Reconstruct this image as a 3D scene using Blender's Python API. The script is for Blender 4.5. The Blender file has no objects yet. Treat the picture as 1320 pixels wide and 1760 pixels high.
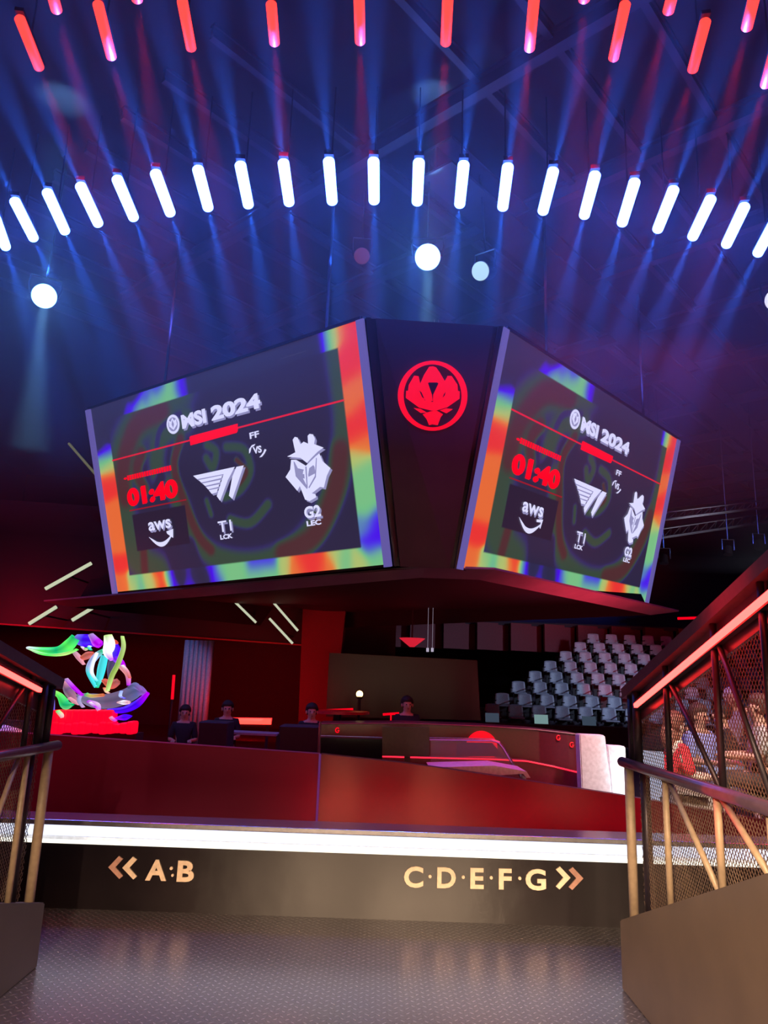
import bpy, bmesh, math, random
import numpy as np
from mathutils import Vector, Matrix, Quaternion
random.seed(4)
R = math.radians
SC = bpy.context.scene
COL = SC.collection

# ---------------------------------------------------------------- camera, world, light, exposure
F, PITCH, ROLL, EYE = 1280.0, 13.0, 2.0, Vector((0, 0, 1.6))
cp, sp, cr, sr = math.cos(R(PITCH)), math.sin(R(PITCH)), math.cos(R(ROLL)), math.sin(R(ROLL))
def ray(px, py):
    u, v = (px-660)/F, -(py-880)/F
    x, y = u*cr - v*sr, u*sr + v*cr
    return Vector((x, cp - y*sp, sp + y*cp))
def at(px, py, Y):
    d = ray(px, py); return EYE + d*(Y/d.y)
def onz(px, py, z):
    d = ray(px, py); return EYE + d*((z-EYE.z)/d.z)
def onx(px, py, x):
    d = ray(px, py); return EYE + d*(x/d.x)
cam = bpy.data.objects.new('camera', bpy.data.cameras.new('camera')); COL.objects.link(cam)
right = Vector((cr, -sr*sp, sr*cp)); upv = Vector((-sr, -cr*sp, cr*cp)); back = right.cross(upv)
cam.matrix_world = Matrix.Translation(EYE) @ Matrix((right, upv, back)).transposed().to_4x4()
cam.data.sensor_fit = 'VERTICAL'; cam.data.sensor_height = 36; cam.data.lens = 36*F/1760
cam.data.clip_end = 200
SC.camera = cam
SC.view_settings.view_transform = 'Standard'; SC.view_settings.look = 'None'
SC.view_settings.exposure = 0.0; SC.view_settings.gamma = 1.0; SC.view_settings.use_curve_mapping = False
w = bpy.data.worlds.new('world'); SC.world = w; w.use_nodes = True
w.node_tree.nodes['Background'].inputs[0].default_value = (0.35, 0.02, 0.08, 1)
w.node_tree.nodes['Background'].inputs[1].default_value = 0.004
SC.cycles.max_bounces = 4; SC.cycles.volume_bounces = 0; SC.cycles.diffuse_bounces = 2
SC.cycles.sample_clamp_indirect = 3.0; SC.cycles.sample_clamp_direct = 0
SC.cycles.use_denoising = True
SC.cycles.volume_max_steps = 64; SC.cycles.adaptive_threshold = .05
def lamp(name, kind, loc, aim, energy, color, size=.1, angle=60, blend=.5, size_y=None, vol=1.0):
    d = bpy.data.lights.new(name, kind); o = bpy.data.objects.new(name, d); COL.objects.link(o)
    d.energy = energy; d.color = color; o.location = loc
    if kind == 'SPOT': d.spot_size = R(angle); d.spot_blend = blend; d.shadow_soft_size = size
    elif kind == 'AREA':
        d.size = size
        if size_y: d.shape = 'RECTANGLE'; d.size_y = size_y
        d.spread = R(angle)
    else: d.shadow_soft_size = size
    if aim is not None: o.rotation_euler = (Vector(aim)-Vector(loc)).to_track_quat('-Z', 'Y').to_euler()
    return o
WARM = (1, .68, .42)
# passage downlights behind the camera; the narrow spots are added for streaks
for i, x in enumerate((-1.0, .35, 1.5)):
    lamp('passage_downlight', 'SPOT', (x, -1.6, 2.9), (x*1.0, 3.6, .0), 1250, WARM, .04, 44, .35)
for x in (-1.02, .38, 1.72):
    lamp('wall_streak_spot', 'SPOT', (x*.8, -1.6, 2.9), (x, 5.2, .0), 620, WARM, .03, 9, 1)  # narrow spots added to draw separate warm streaks on the black wall
for x in (-.33, .52):
    lamp('panel_streak_spot', 'SPOT', (x, 2.6, 5.0), (x, 6.8, .62), 520, (1, .52, .20), .03, 5.5, 1)  # unseen spots added for the warm streaks on the glossy red panel
lamp('passage_side_light', 'SPOT', (-1.2, -1.6, 2.9), (1.7, 2.8, .4), 2400, WARM, .04, 40, .6)
# cool stage wash on the far seats, white key on the stage end columns
lamp('seat_wash', 'SPOT', (14, 16, 5.1), (8, 26, 2.2), 2600, (.55, .68, 1), .5, 40, .8)
lamp('stage_key', 'SPOT', (1.5, 5, 4.9), (2.9, 8, .6), 2600, (.80, .92, 1), .1, 12, .6)
# red washes
lamp('red_wash', 'AREA', (-3, 6.3, 3.4), (-3.2, 7.2, .4), 45, (1, .0, .10), 2.5, 150)
lamp('red_wash', 'AREA', (3, 8, 5.5), (3, 12, .0), 60, (1, .03, .07), 3, 160)
lamp('red_wash', 'POINT', (-9.6, 18.0, 2.9), None, 190, (1, .01, .03), .3)
lamp('red_wash', 'AREA', (5, 13.5, .9), (4.2, 15, 3.6), 110, (1, .05, .10), 2, 120)
lamp('red_wash', 'AREA', (2.2, 6.9, 2.9), (1.5, 9, .6), 16, (1, .02, .06), 1.5, 120)
for x in (-2.1, -.62, 1.15, 3.7):
    lamp('streak_strip', 'AREA', (x, -1.7, 1.3), (x*.42, 6, .7), 2.6, WARM, .045, 50, size_y=2.2)  # unseen tall lamps, added for streak reflections in wall and panel
lamp('lip_red_fill', 'AREA', (1.2, 6.25, .50), (1.2, 6.8, .68), 14, (1, 0, .04), 3.4, 170, size_y=.04)  # unseen red lamp behind the wall lip, added for the panel's red gradient
lamp('red_wash', 'AREA', (9, 25.5, 2.8), (9, 32, 3.9), 18, (1, .04, .08), 4, 70)
lamp('red_wash', 'AREA', (-3.4, 18, .6), (-1.8, 22, 3), 60, (1, .01, .03), 1.2, 160)
lamp('red_wash', 'AREA', (4.5, 8, 3.2), (3.0, 7, 1.2), 20, (1, .03, .05), 1.2, 160)
lamp('red_wash', 'AREA', (8, 13, 6), (7, 15, 11), 28, (1, .12, .2), 4, 170)

# ---------------------------------------------------------------- materials
MATS = {}
def nt(name):
    m = bpy.data.materials.new(name); m.use_nodes = True; return m, m.node_tree.nodes, m.node_tree.links
def pbr(name, col, rough=.5, metal=0.0, bump=0.0, scale=30, var=.12, spec=.5):
    if name in MATS: return MATS[name]
    m, n, l = nt(name); b = n['Principled BSDF']
    b.inputs['Roughness'].default_value = rough; b.inputs['Metallic'].default_value = metal
    b.inputs['Specular IOR Level'].default_value = spec
    tc = n.new('ShaderNodeTexCoord'); no = n.new('ShaderNodeTexNoise'); no.inputs['Scale'].default_value = scale
    no.inputs['Detail'].default_value = 4
    l.new(tc.outputs['Object'], no.inputs['Vector'])
    rp = n.new('ShaderNodeValToRGB'); l.new(no.outputs['Fac'], rp.inputs['Fac'])
    rp.color_ramp.elements[0].color = tuple(c*(1-var) for c in col)+(1,)
    rp.color_ramp.elements[1].color = tuple(min(1, c*(1+var)) for c in col)+(1,)
    rp.color_ramp.elements[0].position = .3; rp.color_ramp.elements[1].position = .7
    l.new(rp.outputs['Color'], b.inputs['Base Color'])
    if bump:
        bp = n.new('ShaderNodeBump'); bp.inputs['Strength'].default_value = bump; bp.inputs['Distance'].default_value = .01
        l.new(no.outputs['Fac'], bp.inputs['Height']); l.new(bp.outputs['Normal'], b.inputs['Normal'])
    MATS[name] = m; return m
def emis(name, col, s):
    if name in MATS: return MATS[name]
    m, n, l = nt(name); b = n['Principled BSDF']
    b.inputs['Base Color'].default_value = (.02, .02, .02, 1)
    b.inputs['Emission Color'].default_value = (*col, 1); b.inputs['Emission Strength'].default_value = s
    MATS[name] = m; return m
def emis_attr(name, s, rough=.4):
    m, n, l = nt(name); b = n['Principled BSDF']
    b.inputs['Base Color'].default_value = (.015, .015, .015, 1); b.inputs['Roughness'].default_value = rough
    a = n.new('ShaderNodeAttribute'); a.attribute_name = 'shown'
    l.new(a.outputs['Color'], b.inputs['Emission Color']); b.inputs['Emission Strength'].default_value = s
    MATS[name] = m; return m
def plate():
    m, n, l = nt('tread_plate'); b = n['Principled BSDF']
    b.inputs['Metallic'].default_value = .75; b.inputs['Roughness'].default_value = .27
    tc = n.new('ShaderNodeTexCoord'); mp = n.new('ShaderNodeMapping'); l.new(tc.outputs['Object'], mp.inputs['Vector'])
    mp.inputs['Rotation'].default_value = (0, 0, R(45)); mp.inputs['Scale'].default_value = (24, 24, 24)
    # two crossed sets of raised lozenges
    ck = n.new('ShaderNodeTexChecker'); ck.inputs['Scale'].default_value = 1; l.new(mp.outputs['Vector'], ck.inputs['Vector'])
    sx = n.new('ShaderNodeSeparateXYZ'); l.new(mp.outputs['Vector'], sx.inputs[0])
    def lobe(a, bb):
        out = []
        for sock, k in ((a, 1.0), (bb, 1.0)):
            f = n.new('ShaderNodeMath'); f.operation = 'FRACT'; l.new(sock, f.inputs[0])
            s = n.new('ShaderNodeMath'); s.operation = 'SUBTRACT'; l.new(f.outputs[0], s.inputs[0]); s.inputs[1].default_value = .5
            ab = n.new('ShaderNodeMath'); ab.operation = 'ABSOLUTE'; l.new(s.outputs[0], ab.inputs[0]); out.append(ab.outputs[0])
        return out
    ax, ay = lobe(sx.outputs['X'], sx.outputs['Y'])
    def lz(p, q):
        m1 = n.new('ShaderNodeMath'); m1.operation = 'MULTIPLY_ADD'; l.new(p, m1.inputs[0]); m1.inputs[1].default_value = 4.0
        l.new(q, m1.inputs[2])
        r = n.new('ShaderNodeMapRange'); l.new(m1.outputs[0], r.inputs[0]); r.inputs[1].default_value = .42; r.inputs[2].default_value = .55
        r.inputs[3].default_value = 1; r.inputs[4].default_value = 0
        return r.outputs[0]
    mx = n.new('ShaderNodeMix'); mx.data_type = 'FLOAT'; l.new(ck.outputs['Fac'], mx.inputs[0]); l.new(lz(ax, ay), mx.inputs[2]); l.new(lz(ay, ax), mx.inputs[3])
    bp = n.new('ShaderNodeBump'); bp.inputs['Strength'].default_value = 1.0; bp.inputs['Distance'].default_value = .012
    l.new(mx.outputs[0], bp.inputs['Height']); l.new(bp.outputs['Normal'], b.inputs['Normal'])
    no = n.new('ShaderNodeTexNoise'); no.inputs['Scale'].default_value = 2.0; l.new(tc.outputs['Object'], no.inputs['Vector'])
    rp = n.new('ShaderNodeValToRGB'); l.new(no.outputs['Fac'], rp.inputs['Fac'])
    rp.color_ramp.elements[0].color = (.30, .28, .30, 1); rp.color_ramp.elements[1].color = (.42, .39, .40, 1)
    vm = n.new('ShaderNodeVectorMath'); vm.operation = 'SCALE'; l.new(rp.outputs['Color'], vm.inputs[0])
    mr = n.new('ShaderNodeMapRange'); l.new(mx.outputs[0], mr.inputs[0]); mr.inputs[3].default_value = .65; mr.inputs[4].default_value = 1.6; l.new(mr.outputs[0], vm.inputs['Scale'])
    l.new(vm.outputs[0], b.inputs['Base Color'])
    MATS['plate'] = m; return m
plate()
M_black = pbr('black_paint', (.010, .007, .009), .32, 0, .15, 6)
M_dark = pbr('dark_matt', (.020, .012, .018), .7)
M_void = pbr('arena_shell', (.030, .014, .022), .85, scale=1.5)
M_steel = pbr('dark_steel', (.045, .035, .045), .45, .6)
M_roof = pbr('roof_steel', (.075, .045, .06), .6, .2, scale=2)
M_post_lit = pbr('warm_lit_rail', (.36, .27, .18), .45)  # warm passage light is put into this tan
M_bronze = pbr('bronze_sheet', (.16, .115, .075), .42, .25, .05, 3)
M_grey = pbr('grey_sheet', (.075, .065, .060), .5, .1, .05, 3)
M_hand = pbr('handrail_tube', (.10, .06, .09), .28, .4)
M_redm = pbr('matt_red_panel', (.17, .001, .035), .75, scale=2, var=.06)
M_redg = pbr('gloss_red_panel', (.10, .006, .014), .24, .35, .06, 2.5)
M_letter = pbr('cream_letter', (.80, .62, .45), .5)
M_letter2 = pbr('dim_rose_letter', (.48, .26, .20), .5)
M_white = pbr('white_laminate', (.80, .82, .88), .4)
M_seat = pbr('seat_plastic', (.34, .36, .46), .45)
M_seatd = pbr('seat_frame_black', (.02, .02, .025), .6)
M_concrete = pbr('tier_concrete', (.05, .04, .06), .9)
M_chrome = pbr('chrome', (.6, .6, .65), .25, .9)
E_strip = emis('white_led', (.76, .80, 1), 1.35)
E_strip2 = emis('warm_led_dots', (1, .95, .8), 1.6)
E_red = emis('red_led', (1, .026, .022), 14)
E_redhot = emis('red_led_hot', (1, .03, .02), 5)
E_logo = emis('red_sign', (1, .0, .012), 1.0)
E_violet = emis('violet_led', (.20, .16, .58), .6)
E_blue = emis('blue_white_tube', (.045, .12, 1), 42)
E_redtube = emis('red_tube', (1, .03, .02), 3.2)
E_spot = emis('spot_lens', (.12, .35, 1), 14)
E_txt = emis('screen_white', (.70, .70, 1), 1.05)
E_txtd = emis('screen_lilac', (.28, .27, .50), 1.0)
E_sred = emis('screen_red', (1, .0, .01), 1.05)
E_line = emis('screen_line_red', (.75, .012, .03), 1.0)
E_baton = emis('baton_light', (.75, .78, .50), 1.0)

def brushed(m, rough, an):
    n, l = m.node_tree.nodes, m.node_tree.links; b = n['Principled BSDF']
    t = n.new('ShaderNodeTangent'); t.direction_type = 'RADIAL'; t.axis = 'Z'; l.new(t.outputs[0], b.inputs['Tangent'])
    b.inputs['Roughness'].default_value = rough; b.inputs['Anisotropic'].default_value = an; b.inputs['Anisotropic Rotation'].default_value = .25
brushed(M_black, .38, .96); brushed(M_redg, .36, .96)
# ---------------------------------------------------------------- mesh helpers
def tag(o, label=None, cat=None, group=None, kind=None):
    if label: o['label'] = label
    if cat: o['category'] = cat
    if group: o['group'] = group
    if kind: o['kind'] = kind
    return o
def empty(name, loc, label, cat, group=None):
    o = bpy.data.objects.new(name, None); COL.objects.link(o); o.location = loc; o.empty_display_size = .1
    return tag(o, label, cat, group)
def obj(name, bm, mat, parent=None, smooth=False):
    """links bm (world coordinates) as one object"""
    bmesh.ops.recalc_face_normals(bm, faces=bm.faces)
    me = bpy.data.meshes.new(name); bm.to_mesh(me); bm.free()
    o = bpy.data.objects.new(name, me); COL.objects.link(o)
    mats = mat if isinstance(mat, (list, tuple)) else [mat]
    for m in mats: me.materials.append(m)
    if smooth:
        for p in me.polygons: p.use_smooth = True
    if parent is not None:
        o.parent = parent
        off = parent_world(parent)
        me.transform(Matrix.Translation(-off))
    else:
        c = Vector((0, 0, 0)); n = len(me.vertices)
        if n:
            xs = [v.co for v in me.vertices]
            c = Vector(((min(v.x for v in xs)+max(v.x for v in xs))/2, (min(v.y for v in xs)+max(v.y for v in xs))/2, min(v.z for v in xs)))
            me.transform(Matrix.Translation(-c)); o.location = c
    return o
def parent_world(p):
    v = Vector(p.location)
    while p.parent is not None: p = p.parent; v += Vector(p.location)
    return v
def BM(): return bmesh.new()
def box(bm, c, s, rot=None, bevel=0):
    g = bmesh.ops.create_cube(bm, size=1)['verts']
    for v in g:
        v.co = Vector((v.co.x*s[0], v.co.y*s[1], v.co.z*s[2]))
        if rot is not None: v.co = rot @ v.co
        v.co += Vector(c)
    if bevel:
        es = {e for v in g for e in v.link_edges}
        bmesh.ops.bevel(bm, geom=list(es), offset=bevel, segments=2, affect='EDGES', profile=.5)
def bar(bm, a, b, wx, wz, up=Vector((0, 0, 1)), bevel=0):
    """rectangular bar between two points"""
    a, b = Vector(a), Vector(b); d = b-a; y = d.normalized(); x = y.cross(up)
    if x.length < 1e-4: x = Vector((1, 0, 0))
    x.normalize(); z = x.cross(y)
    box(bm, (a+b)/2, (wx, d.length, wz), Matrix((x, y, z)).transposed(), bevel)
def tube(bm, pts, r, seg=10, caps=True):
    pts = [Vector(p) for p in pts]; rs = r if isinstance(r, (list, tuple)) else [r]*len(pts)
    rings = []; n0 = None
    for i, p in enumerate(pts):
        t = (pts[min(i+1, len(pts)-1)]-pts[max(i-1, 0)]).normalized()
        if n0 is None:
            n0 = t.cross(Vector((0, 0, 1)))
            if n0.length < .01: n0 = t.cross(Vector((1, 0, 0)))
        n0 = (n0 - t*n0.dot(t)).normalized(); b = t.cross(n0)
        rings.append([bm.verts.new(p + (n0*math.cos(k*2*math.pi/seg)+b*math.sin(k*2*math.pi/seg))*rs[i]) for k in range(seg)])
    for a, c in zip(rings, rings[1:]):
        for k in range(seg): bm.faces.new((a[k], a[(k+1) % seg], c[(k+1) % seg], c[k]))
    if caps: bm.faces.new(rings[0]); bm.faces.new(rings[-1])
def prism(bm, pts, off):
    """closed polygon extruded by the vector off"""
    off = Vector(off); a = [bm.verts.new(Vector(p)) for p in pts]; b = [bm.verts.new(Vector(p)+off) for p in pts]
    bm.faces.new(a); bm.faces.new(b[::-1]); n = len(a)
    for i in range(n): bm.faces.new((a[i], a[(i+1) % n], b[(i+1) % n], b[i]))
def ball(bm, c, r, s=(1, 1, 1), u=14, v=10):
    g = bmesh.ops.create_uvsphere(bm, u_segments=u, v_segments=v, radius=r)['verts']
    for q in g: q.co = Vector((q.co.x*s[0], q.co.y*s[1], q.co.z*s[2]))+Vector(c)
def text_verts(s, bold=.02, xs=1.0):
    """2-D mesh of a word, height 1 = cap height, left end at 0"""
    cu = bpy.data.curves.new('lettering', 'FONT'); cu.body = s; cu.size = 1; cu.offset = bold; cu.resolution_u = 4; cu.fill_mode = 'BOTH'
    o = bpy.data.objects.new('lettering', cu); COL.objects.link(o)
    dg = bpy.context.evaluated_depsgraph_get(); me = bpy.data.meshes.new_from_object(o.evaluated_get(dg))
    V = [v.co.copy() for v in me.vertices]; P = [tuple(p.vertices) for p in me.polygons]
    bpy.data.objects.remove(o); bpy.data.curves.remove(cu); bpy.data.meshes.remove(me)
    x0 = min(v.x for v in V); x1 = max(v.x for v in V); k = 1/.729
    return [((v.x-x0)*k*xs, v.y*k) for v in V], P, (x1-x0)*k*xs
def text_on(bm, s, mapf, u0, v0, u1, h, bold=.02, thick=None):
    """word laid in a frame: baseline (u0,v0), ends at u1, cap height h; mapf(u,v) gives the point"""
    V, P, wd = text_verts(s, bold); k = (u1-u0)/wd
    vs = [bm.verts.new(mapf(u0+x*k, v0+y*h)) for x, y in V]
    fs = []
    for p in P:
        try: fs.append(bm.faces.new([vs[i] for i in p]))
        except ValueError: pass
    if thick is not None:
        r = bmesh.ops.extrude_face_region(bm, geom=fs)
        bmesh.ops.translate(bm, verts=[e for e in r['geom'] if isinstance(e, bmesh.types.BMVert)], vec=thick)
def copy_tree(o, parent=None):
    c = o.copy(); COL.objects.link(c); c.parent = parent
    for ch in list(o.children): copy_tree(ch, c)
    return c

# ---------------------------------------------------------------- setting: shell, floor, ceiling, far walls
def struct(name, bm, mat): return tag(obj(name, bm, mat), kind='structure')
bm = BM(); box(bm, (0, 2.6, -.05), (7.6, 6.6, .1)); struct('floor', bm, MATS['plate'])
bm = BM(); box(bm, (0, 20, -.12), (44, 50, .1)); struct('floor_arena', bm, M_dark)
bm = BM(); box(bm, (0, 22, 12.3), (48, 56, .2)); struct('ceiling', bm, M_void)
bm = BM(); box(bm, (0, 40, 6), (48, .3, 12.6)); struct('wall_back', bm, M_void)
bm = BM(); box(bm, (-20, 20, 6), (.3, 48, 12.6)); struct('wall_left', bm, M_void)
bm = BM(); box(bm, (22, 20, 6), (.3, 48, 12.6)); struct('wall_right', bm, M_void)
bm = BM(); box(bm, (0, -.9, 3.1), (9, .2, .78)); box(bm, (0, -3, 3.5), (9, 4, .1)); struct('unseen_lintel', bm, M_void)  # unseen passage lintel and ceiling, placed to cut the lamp light off higher up
# roof steel: one object per beam
big0, big1 = onz(1010, 500, 11), onz(1290, 745, 11)
bdir = (big1-big0); bdir.z = 0; bdir.normalize(); bper = Vector((-bdir.y, bdir.x, 0))
def beam(a, b, wx, wz, label, group):
    bm = BM(); up = Vector((0, 0, 1))
    bar(bm, a-up*(wz/2), b-up*(wz/2), wx, .05); bar(bm, a+up*(wz/2), b+up*(wz/2), wx, .05); bar(bm, a, b, .05, wz)
    o = obj('roof_beam', bm, M_roof); tag(o, label, 'beam', group)
for k in range(-9, 10):
    c = big0 + bper*(k*1.35)
    if k == 0: beam(c-bdir*6, c+bdir*22, .75, .5, 'widest roof beam running diagonally above the right screen', None)
    else: beam(c-bdir*10+Vector((0, 0, .5)), c+bdir*22+Vector((0, 0, .5)), .12, .22, 'thin dark roof purlin running parallel to the wide diagonal beam', 'roof purlins')
for k in range(-2, 8):
    c = big0 + bdir*(k*3.3)
    beam(c-bper*10+Vector((0, 0, .3)), c+bper*10+Vector((0, 0, .3)), .2, .3, 'dark roof cross beam crossing under the purlins', 'roof cross beams')

# ---------------------------------------------------------------- front wall with lettering, LED strip
WY = 5.7
root = empty('barrier_wall', (0, WY, 0), 'low black barrier wall with cream letters and white LED strip along its top', 'wall')
bm = BM(); box(bm, (0, WY+.1, .21), (8.4, .2, .42)); obj('wall_panel', bm, M_black, root)
bm = BM(); box(bm, (0, WY+.06, .575), (8.4, .30, .035), None, .006); obj('capping', bm, M_chrome, root)
bm = BM(); box(bm, (0, WY+.06, .50), (8.4, .10, .058)); obj('led_strip', bm, E_strip, root)
bm = BM(); bar(bm, (-4.2, WY+.02, .430), (4.2, WY+.02, .430), .05, .016); led = obj('led_dots', bm, E_strip2, root)
bm = BM(); box(bm, (0, WY+.12, .48), (8.4, .12, .11)); obj('channel', bm, M_white, root)
def wmap(y):
    return lambda u, v: Vector((u, y, v))
yl = WY-.012
def word(s, pa, pb, ptop, mat, name='letter', bold=.02):
    a, b, t = at(*pa, WY), at(*pb, WY), at(*ptop, WY)
    bm = BM(); wd = b.x-a.x
    def mp(u, v): return Vector((a.x+u*wd, yl, a.z+(b.z-a.z)*u + v))
    text_on(bm, s, mp, 0, 0, 1, (t.z-a.z), bold, Vector((0, .012, 0)))
    obj(name, bm, mat, root)
word('A', (250, 1511), (286, 1512), (268, 1477), M_letter, bold=.035)
word('B', (304, 1513), (333, 1514), (305, 1478), M_letter, bold=.035)
for s, x0, x1 in (('C', 694, 727), ('D', 751, 783), ('E', 808, 831), ('F', 857, 879), ('G', 903, 938)):
    yb = 1523 + (x0-694)*.022
    word(s, (x0, yb), (x1, yb+.5), (x0, yb-35), M_letter, bold=.03)
def dot(px, py, r=.011):
    p = at(px, py, WY); bm = BM(); tube(bm, [(p.x, WY-.012, p.z), (p.x, WY, p.z)], r, 14); obj('dot', bm, M_letter, root)
for x in (739, 796, 844, 893): dot(x, 1506+(x-739)*.02)
dot(295, 1492); dot(297, 1504, .009)
def chevron(cx, cy, s, mat):
    pts = [(7, -19), (14, -14), (1, 0), (14, 15), (8, 20), (-11, 0)]
    P3 = [at(cx+s*x, cy+y, WY) for x, y in pts]; bm = BM(); prism(bm, [Vector((p.x, WY-.012, p.z)) for p in P3], (0, .012, 0))
    obj('chevron', bm, mat, root)
chevron(198, 1490, 1, M_letter2); chevron(222, 1491, 1, M_letter)
chevron(969, 1508, -1, M_letter); chevron(991, 1509, -1, M_letter2)

# ---------------------------------------------------------------- stage parapet panels
def panel(name, pts, Y, zb, th, mat, label, cat):
    top = [at(*p, Y) for p in pts]
    bm = BM(); prism(bm, top + [Vector((top[-1].x, Y, zb)), Vector((top[0].x, Y, zb))], (0, th, 0))
    o = obj(name, bm, mat); return tag(o, label, cat) if label else o
panel('stage_fascia', [(-200, 1246), (80, 1263), (549, 1296)], 6.8, -.05, .12, M_redm, 'flat matt dark red stage front panel, left of the seam', 'stage panel')
panel('stage_fascia', [(551, 1296), (700, 1312), (860, 1335), (1075, 1368), (1400, 1425)], 6.8, -.05, .12, M_redg, 'glossy brown-red stage front panel whose top edge falls to the right', 'stage panel')
bm = BM(); p = at(550, 1296, 6.78); bar(bm, (p.x, 6.79, p.z), (p.x, 6.79, 0), .018, .02); tag(obj('edge_trim', bm, emis('violet_trim', (.10, .01, .20), .6)), 'thin violet upright trim at the seam between the red stage panels', 'trim')
# stage deck
bm = BM(); box(bm, (-3.05, 15, .1), (11.9, 15.8, .2)); tag(obj('stage_deck', bm, pbr('stage_floor', (.10, .008, .02), .25, .1)), 'dark red reflective stage deck behind the front panels', 'stage')

# ---------------------------------------------------------------- long desk on the stage
DY = 9.0
root = empty('caster_desk', at(830, 1300, DY).xy.to_3d()+Vector((0, 0, .2)), 'long dark red presenter desk with round red emblem', 'desk')
top = [at(*p, DY) for p in [(548, 1244), (690, 1243), (830, 1248), (920, 1254), (1000, 1263)]]
bm = BM(); prism(bm, top+[Vector((top[-1].x, DY, .2)), Vector((top[0].x, DY, .2))], (0, .7, 0)); obj('desk_body', bm, pbr('desk_gloss', (.10, .008, .016), .3), root)
bm = BM(); tube(bm, [p+Vector((0, -.01, 0)) for p in top], .008, 6); obj('edge_trim', bm, pbr('desk_edge', (.25, .12, .14), .4), root)
c = at(828, 1284, DY-.02); bm = BM(); tube(bm, [(c.x, DY-.03, c.z), (c.x, DY, c.z)], .18, 40); obj('emblem', bm, E_logo, root)
for x, y in ((580, 1255), (960, 1268), (983, 1280)):
    c = at(x, y, DY-.02); bm = BM()
    tube(bm, [c+Vector((.022*math.cos(a), 0, .026*math.sin(a))) for a in [R(40+280*i/12) for i in range(13)]], .007, 6)
    bar(bm, c+Vector((.002, 0, -.004)), c+Vector((.024, 0, -.004)), .012, .012); obj('badge', bm, E_logo, root)
# lower ledge with the red line of light
LY = 8.35
ln = [at(*p, LY) for p in [(598, 1298), (690, 1301), (770, 1303), (850, 1305), (905, 1308), (950, 1317), (1000, 1329), (1045, 1339), (1078, 1348)]]
root = empty('stage_ledge', Vector((ln[4].x, LY, .2)), 'low dark red stage ledge with a thin glowing red line along its edge', 'ledge')
bm = BM(); prism(bm, ln+[Vector((ln[-1].x, LY, .2)), Vector((ln[0].x, LY, .2))], (0, .25, 0)); obj('ledge_body', bm, pbr('ledge_red', (.16, .01, .03), .3), root)
bm = BM(); tube(bm, [p+Vector((0, -.012, 0)) for p in ln], .009, 6); obj('led_line', bm, emis('red_line', (1, .02, .05), 1.5), root)
# glass screen with rounded metal frame
def frame_line(name, pts, Y, r, mat, parent):
    bm = BM(); tube(bm, [at(*p, Y) for p in pts], r, 8); return obj(name, bm, mat, parent)
GY = 8.15
root = empty('glass_barrier', at(800, 1330, GY).xy.to_3d()+Vector((0, 0, .2)), 'clear glass barrier in a silver frame with rounded corner before the presenter desk', 'barrier')
frame_line('frame', [(738, 1270), (800, 1271), (846, 1272), (858, 1276), (866, 1286), (880, 1310), (897, 1338), (908, 1365)], GY, .016, M_chrome, root)
mg, n_, l_ = nt('smoked_glass'); b_ = n_['Principled BSDF']; b_.inputs['Base Color'].default_value = (.5, .5, .5, 1); b_.inputs['Roughness'].default_value = .05; b_.inputs['Alpha'].default_value = .22
bm = BM(); prism(bm, [at(*p, GY) for p in [(740, 1272), (846, 1274), (860, 1284), (878, 1310), (903, 1358), (740, 1345)]], (0, .012, 0)); obj('glass_pane', bm, mg, root)
bm = BM(); prism(bm, [at(*p, GY+.05) for p in [(785, 1276), (846, 1277), (866, 1300), (785, 1300)]], (0, .02, 0)); obj('inner_panel', bm, M_dark, root)
root = empty('glass_barrier', at(605, 1330, GY).xy.to_3d()+Vector((0, 0, .2)), 'dark glass barrier with a straight silver top rail left of the brown board', 'barrier')
frame_line('frame', [(551, 1240), (550, 1266), (549, 1300)], GY, .012, M_chrome, root)
frame_line('rail', [(551, 1266), (657, 1269)], GY, .013, M_chrome, root)
bm = BM(); prism(bm, [at(*p, GY) for p in [(551, 1268), (657, 1271), (657, 1310), (551, 1305)]], (0, .012, 0)); obj('glass_pane', bm, pbr('black_glass', (.01, .012, .014), .1), root)
bm = BM(); prism(bm, [at(*p, 8.05) for p in [(657, 1249), (738, 1250), (738, 1300), (657, 1299)]], (0, .05, 0)); p = at(700, 1300, 8.08); bar(bm, p, (p.x, p.y, .2), .06, .04)
tag(obj('display_board', bm, pbr('brown_board', (.055, .035, .03), .5)), 'brown rectangular board standing before the middle of the desk', 'board')
# white tables
for pts, lab in (([(738, 1319), (850, 1316), (905, 1326), (912, 1337), (905, 1337), (899, 1330), (855, 1333)], 'white tapered tabletop jutting out behind the glossy red panel'),):
    bm = BM(); prism(bm, [at(*p, 7.6) for p in pts], (0, .5, 0)); root = empty('white_table', at(860, 1335, 7.8).xy.to_3d()+Vector((0, 0, .2)), lab, 'table')
    obj('table_top', bm, M_white, root)
    for x in (790, 900):
        q = at(x, 1331, 7.85); bm = BM(); bar(bm, q, (q.x, q.y, .2), .04, .04); obj('leg', bm, M_white, root)
for pts, Y, lab in (([(996, 1262), (1040, 1264), (1058, 1375), (1002, 1368)], 7.9, 'bright white slanted column at the right end of the desk'),
                    ([(1043, 1281), (1075, 1283), (1080, 1385), (1056, 1380)], 8.2, 'second white column half hidden behind the bright slanted one')):
    a = [at(*p, Y) for p in pts]; a[2].z = .2; a[3].z = .2
    bm = BM(); prism(bm, a, (.0, .18, 0)); bmesh.ops.bevel(bm, geom=bm.edges[:], offset=.01, segments=2, affect='EDGES'); tag(obj('stage_column', bm, M_white), lab, 'column')

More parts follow.
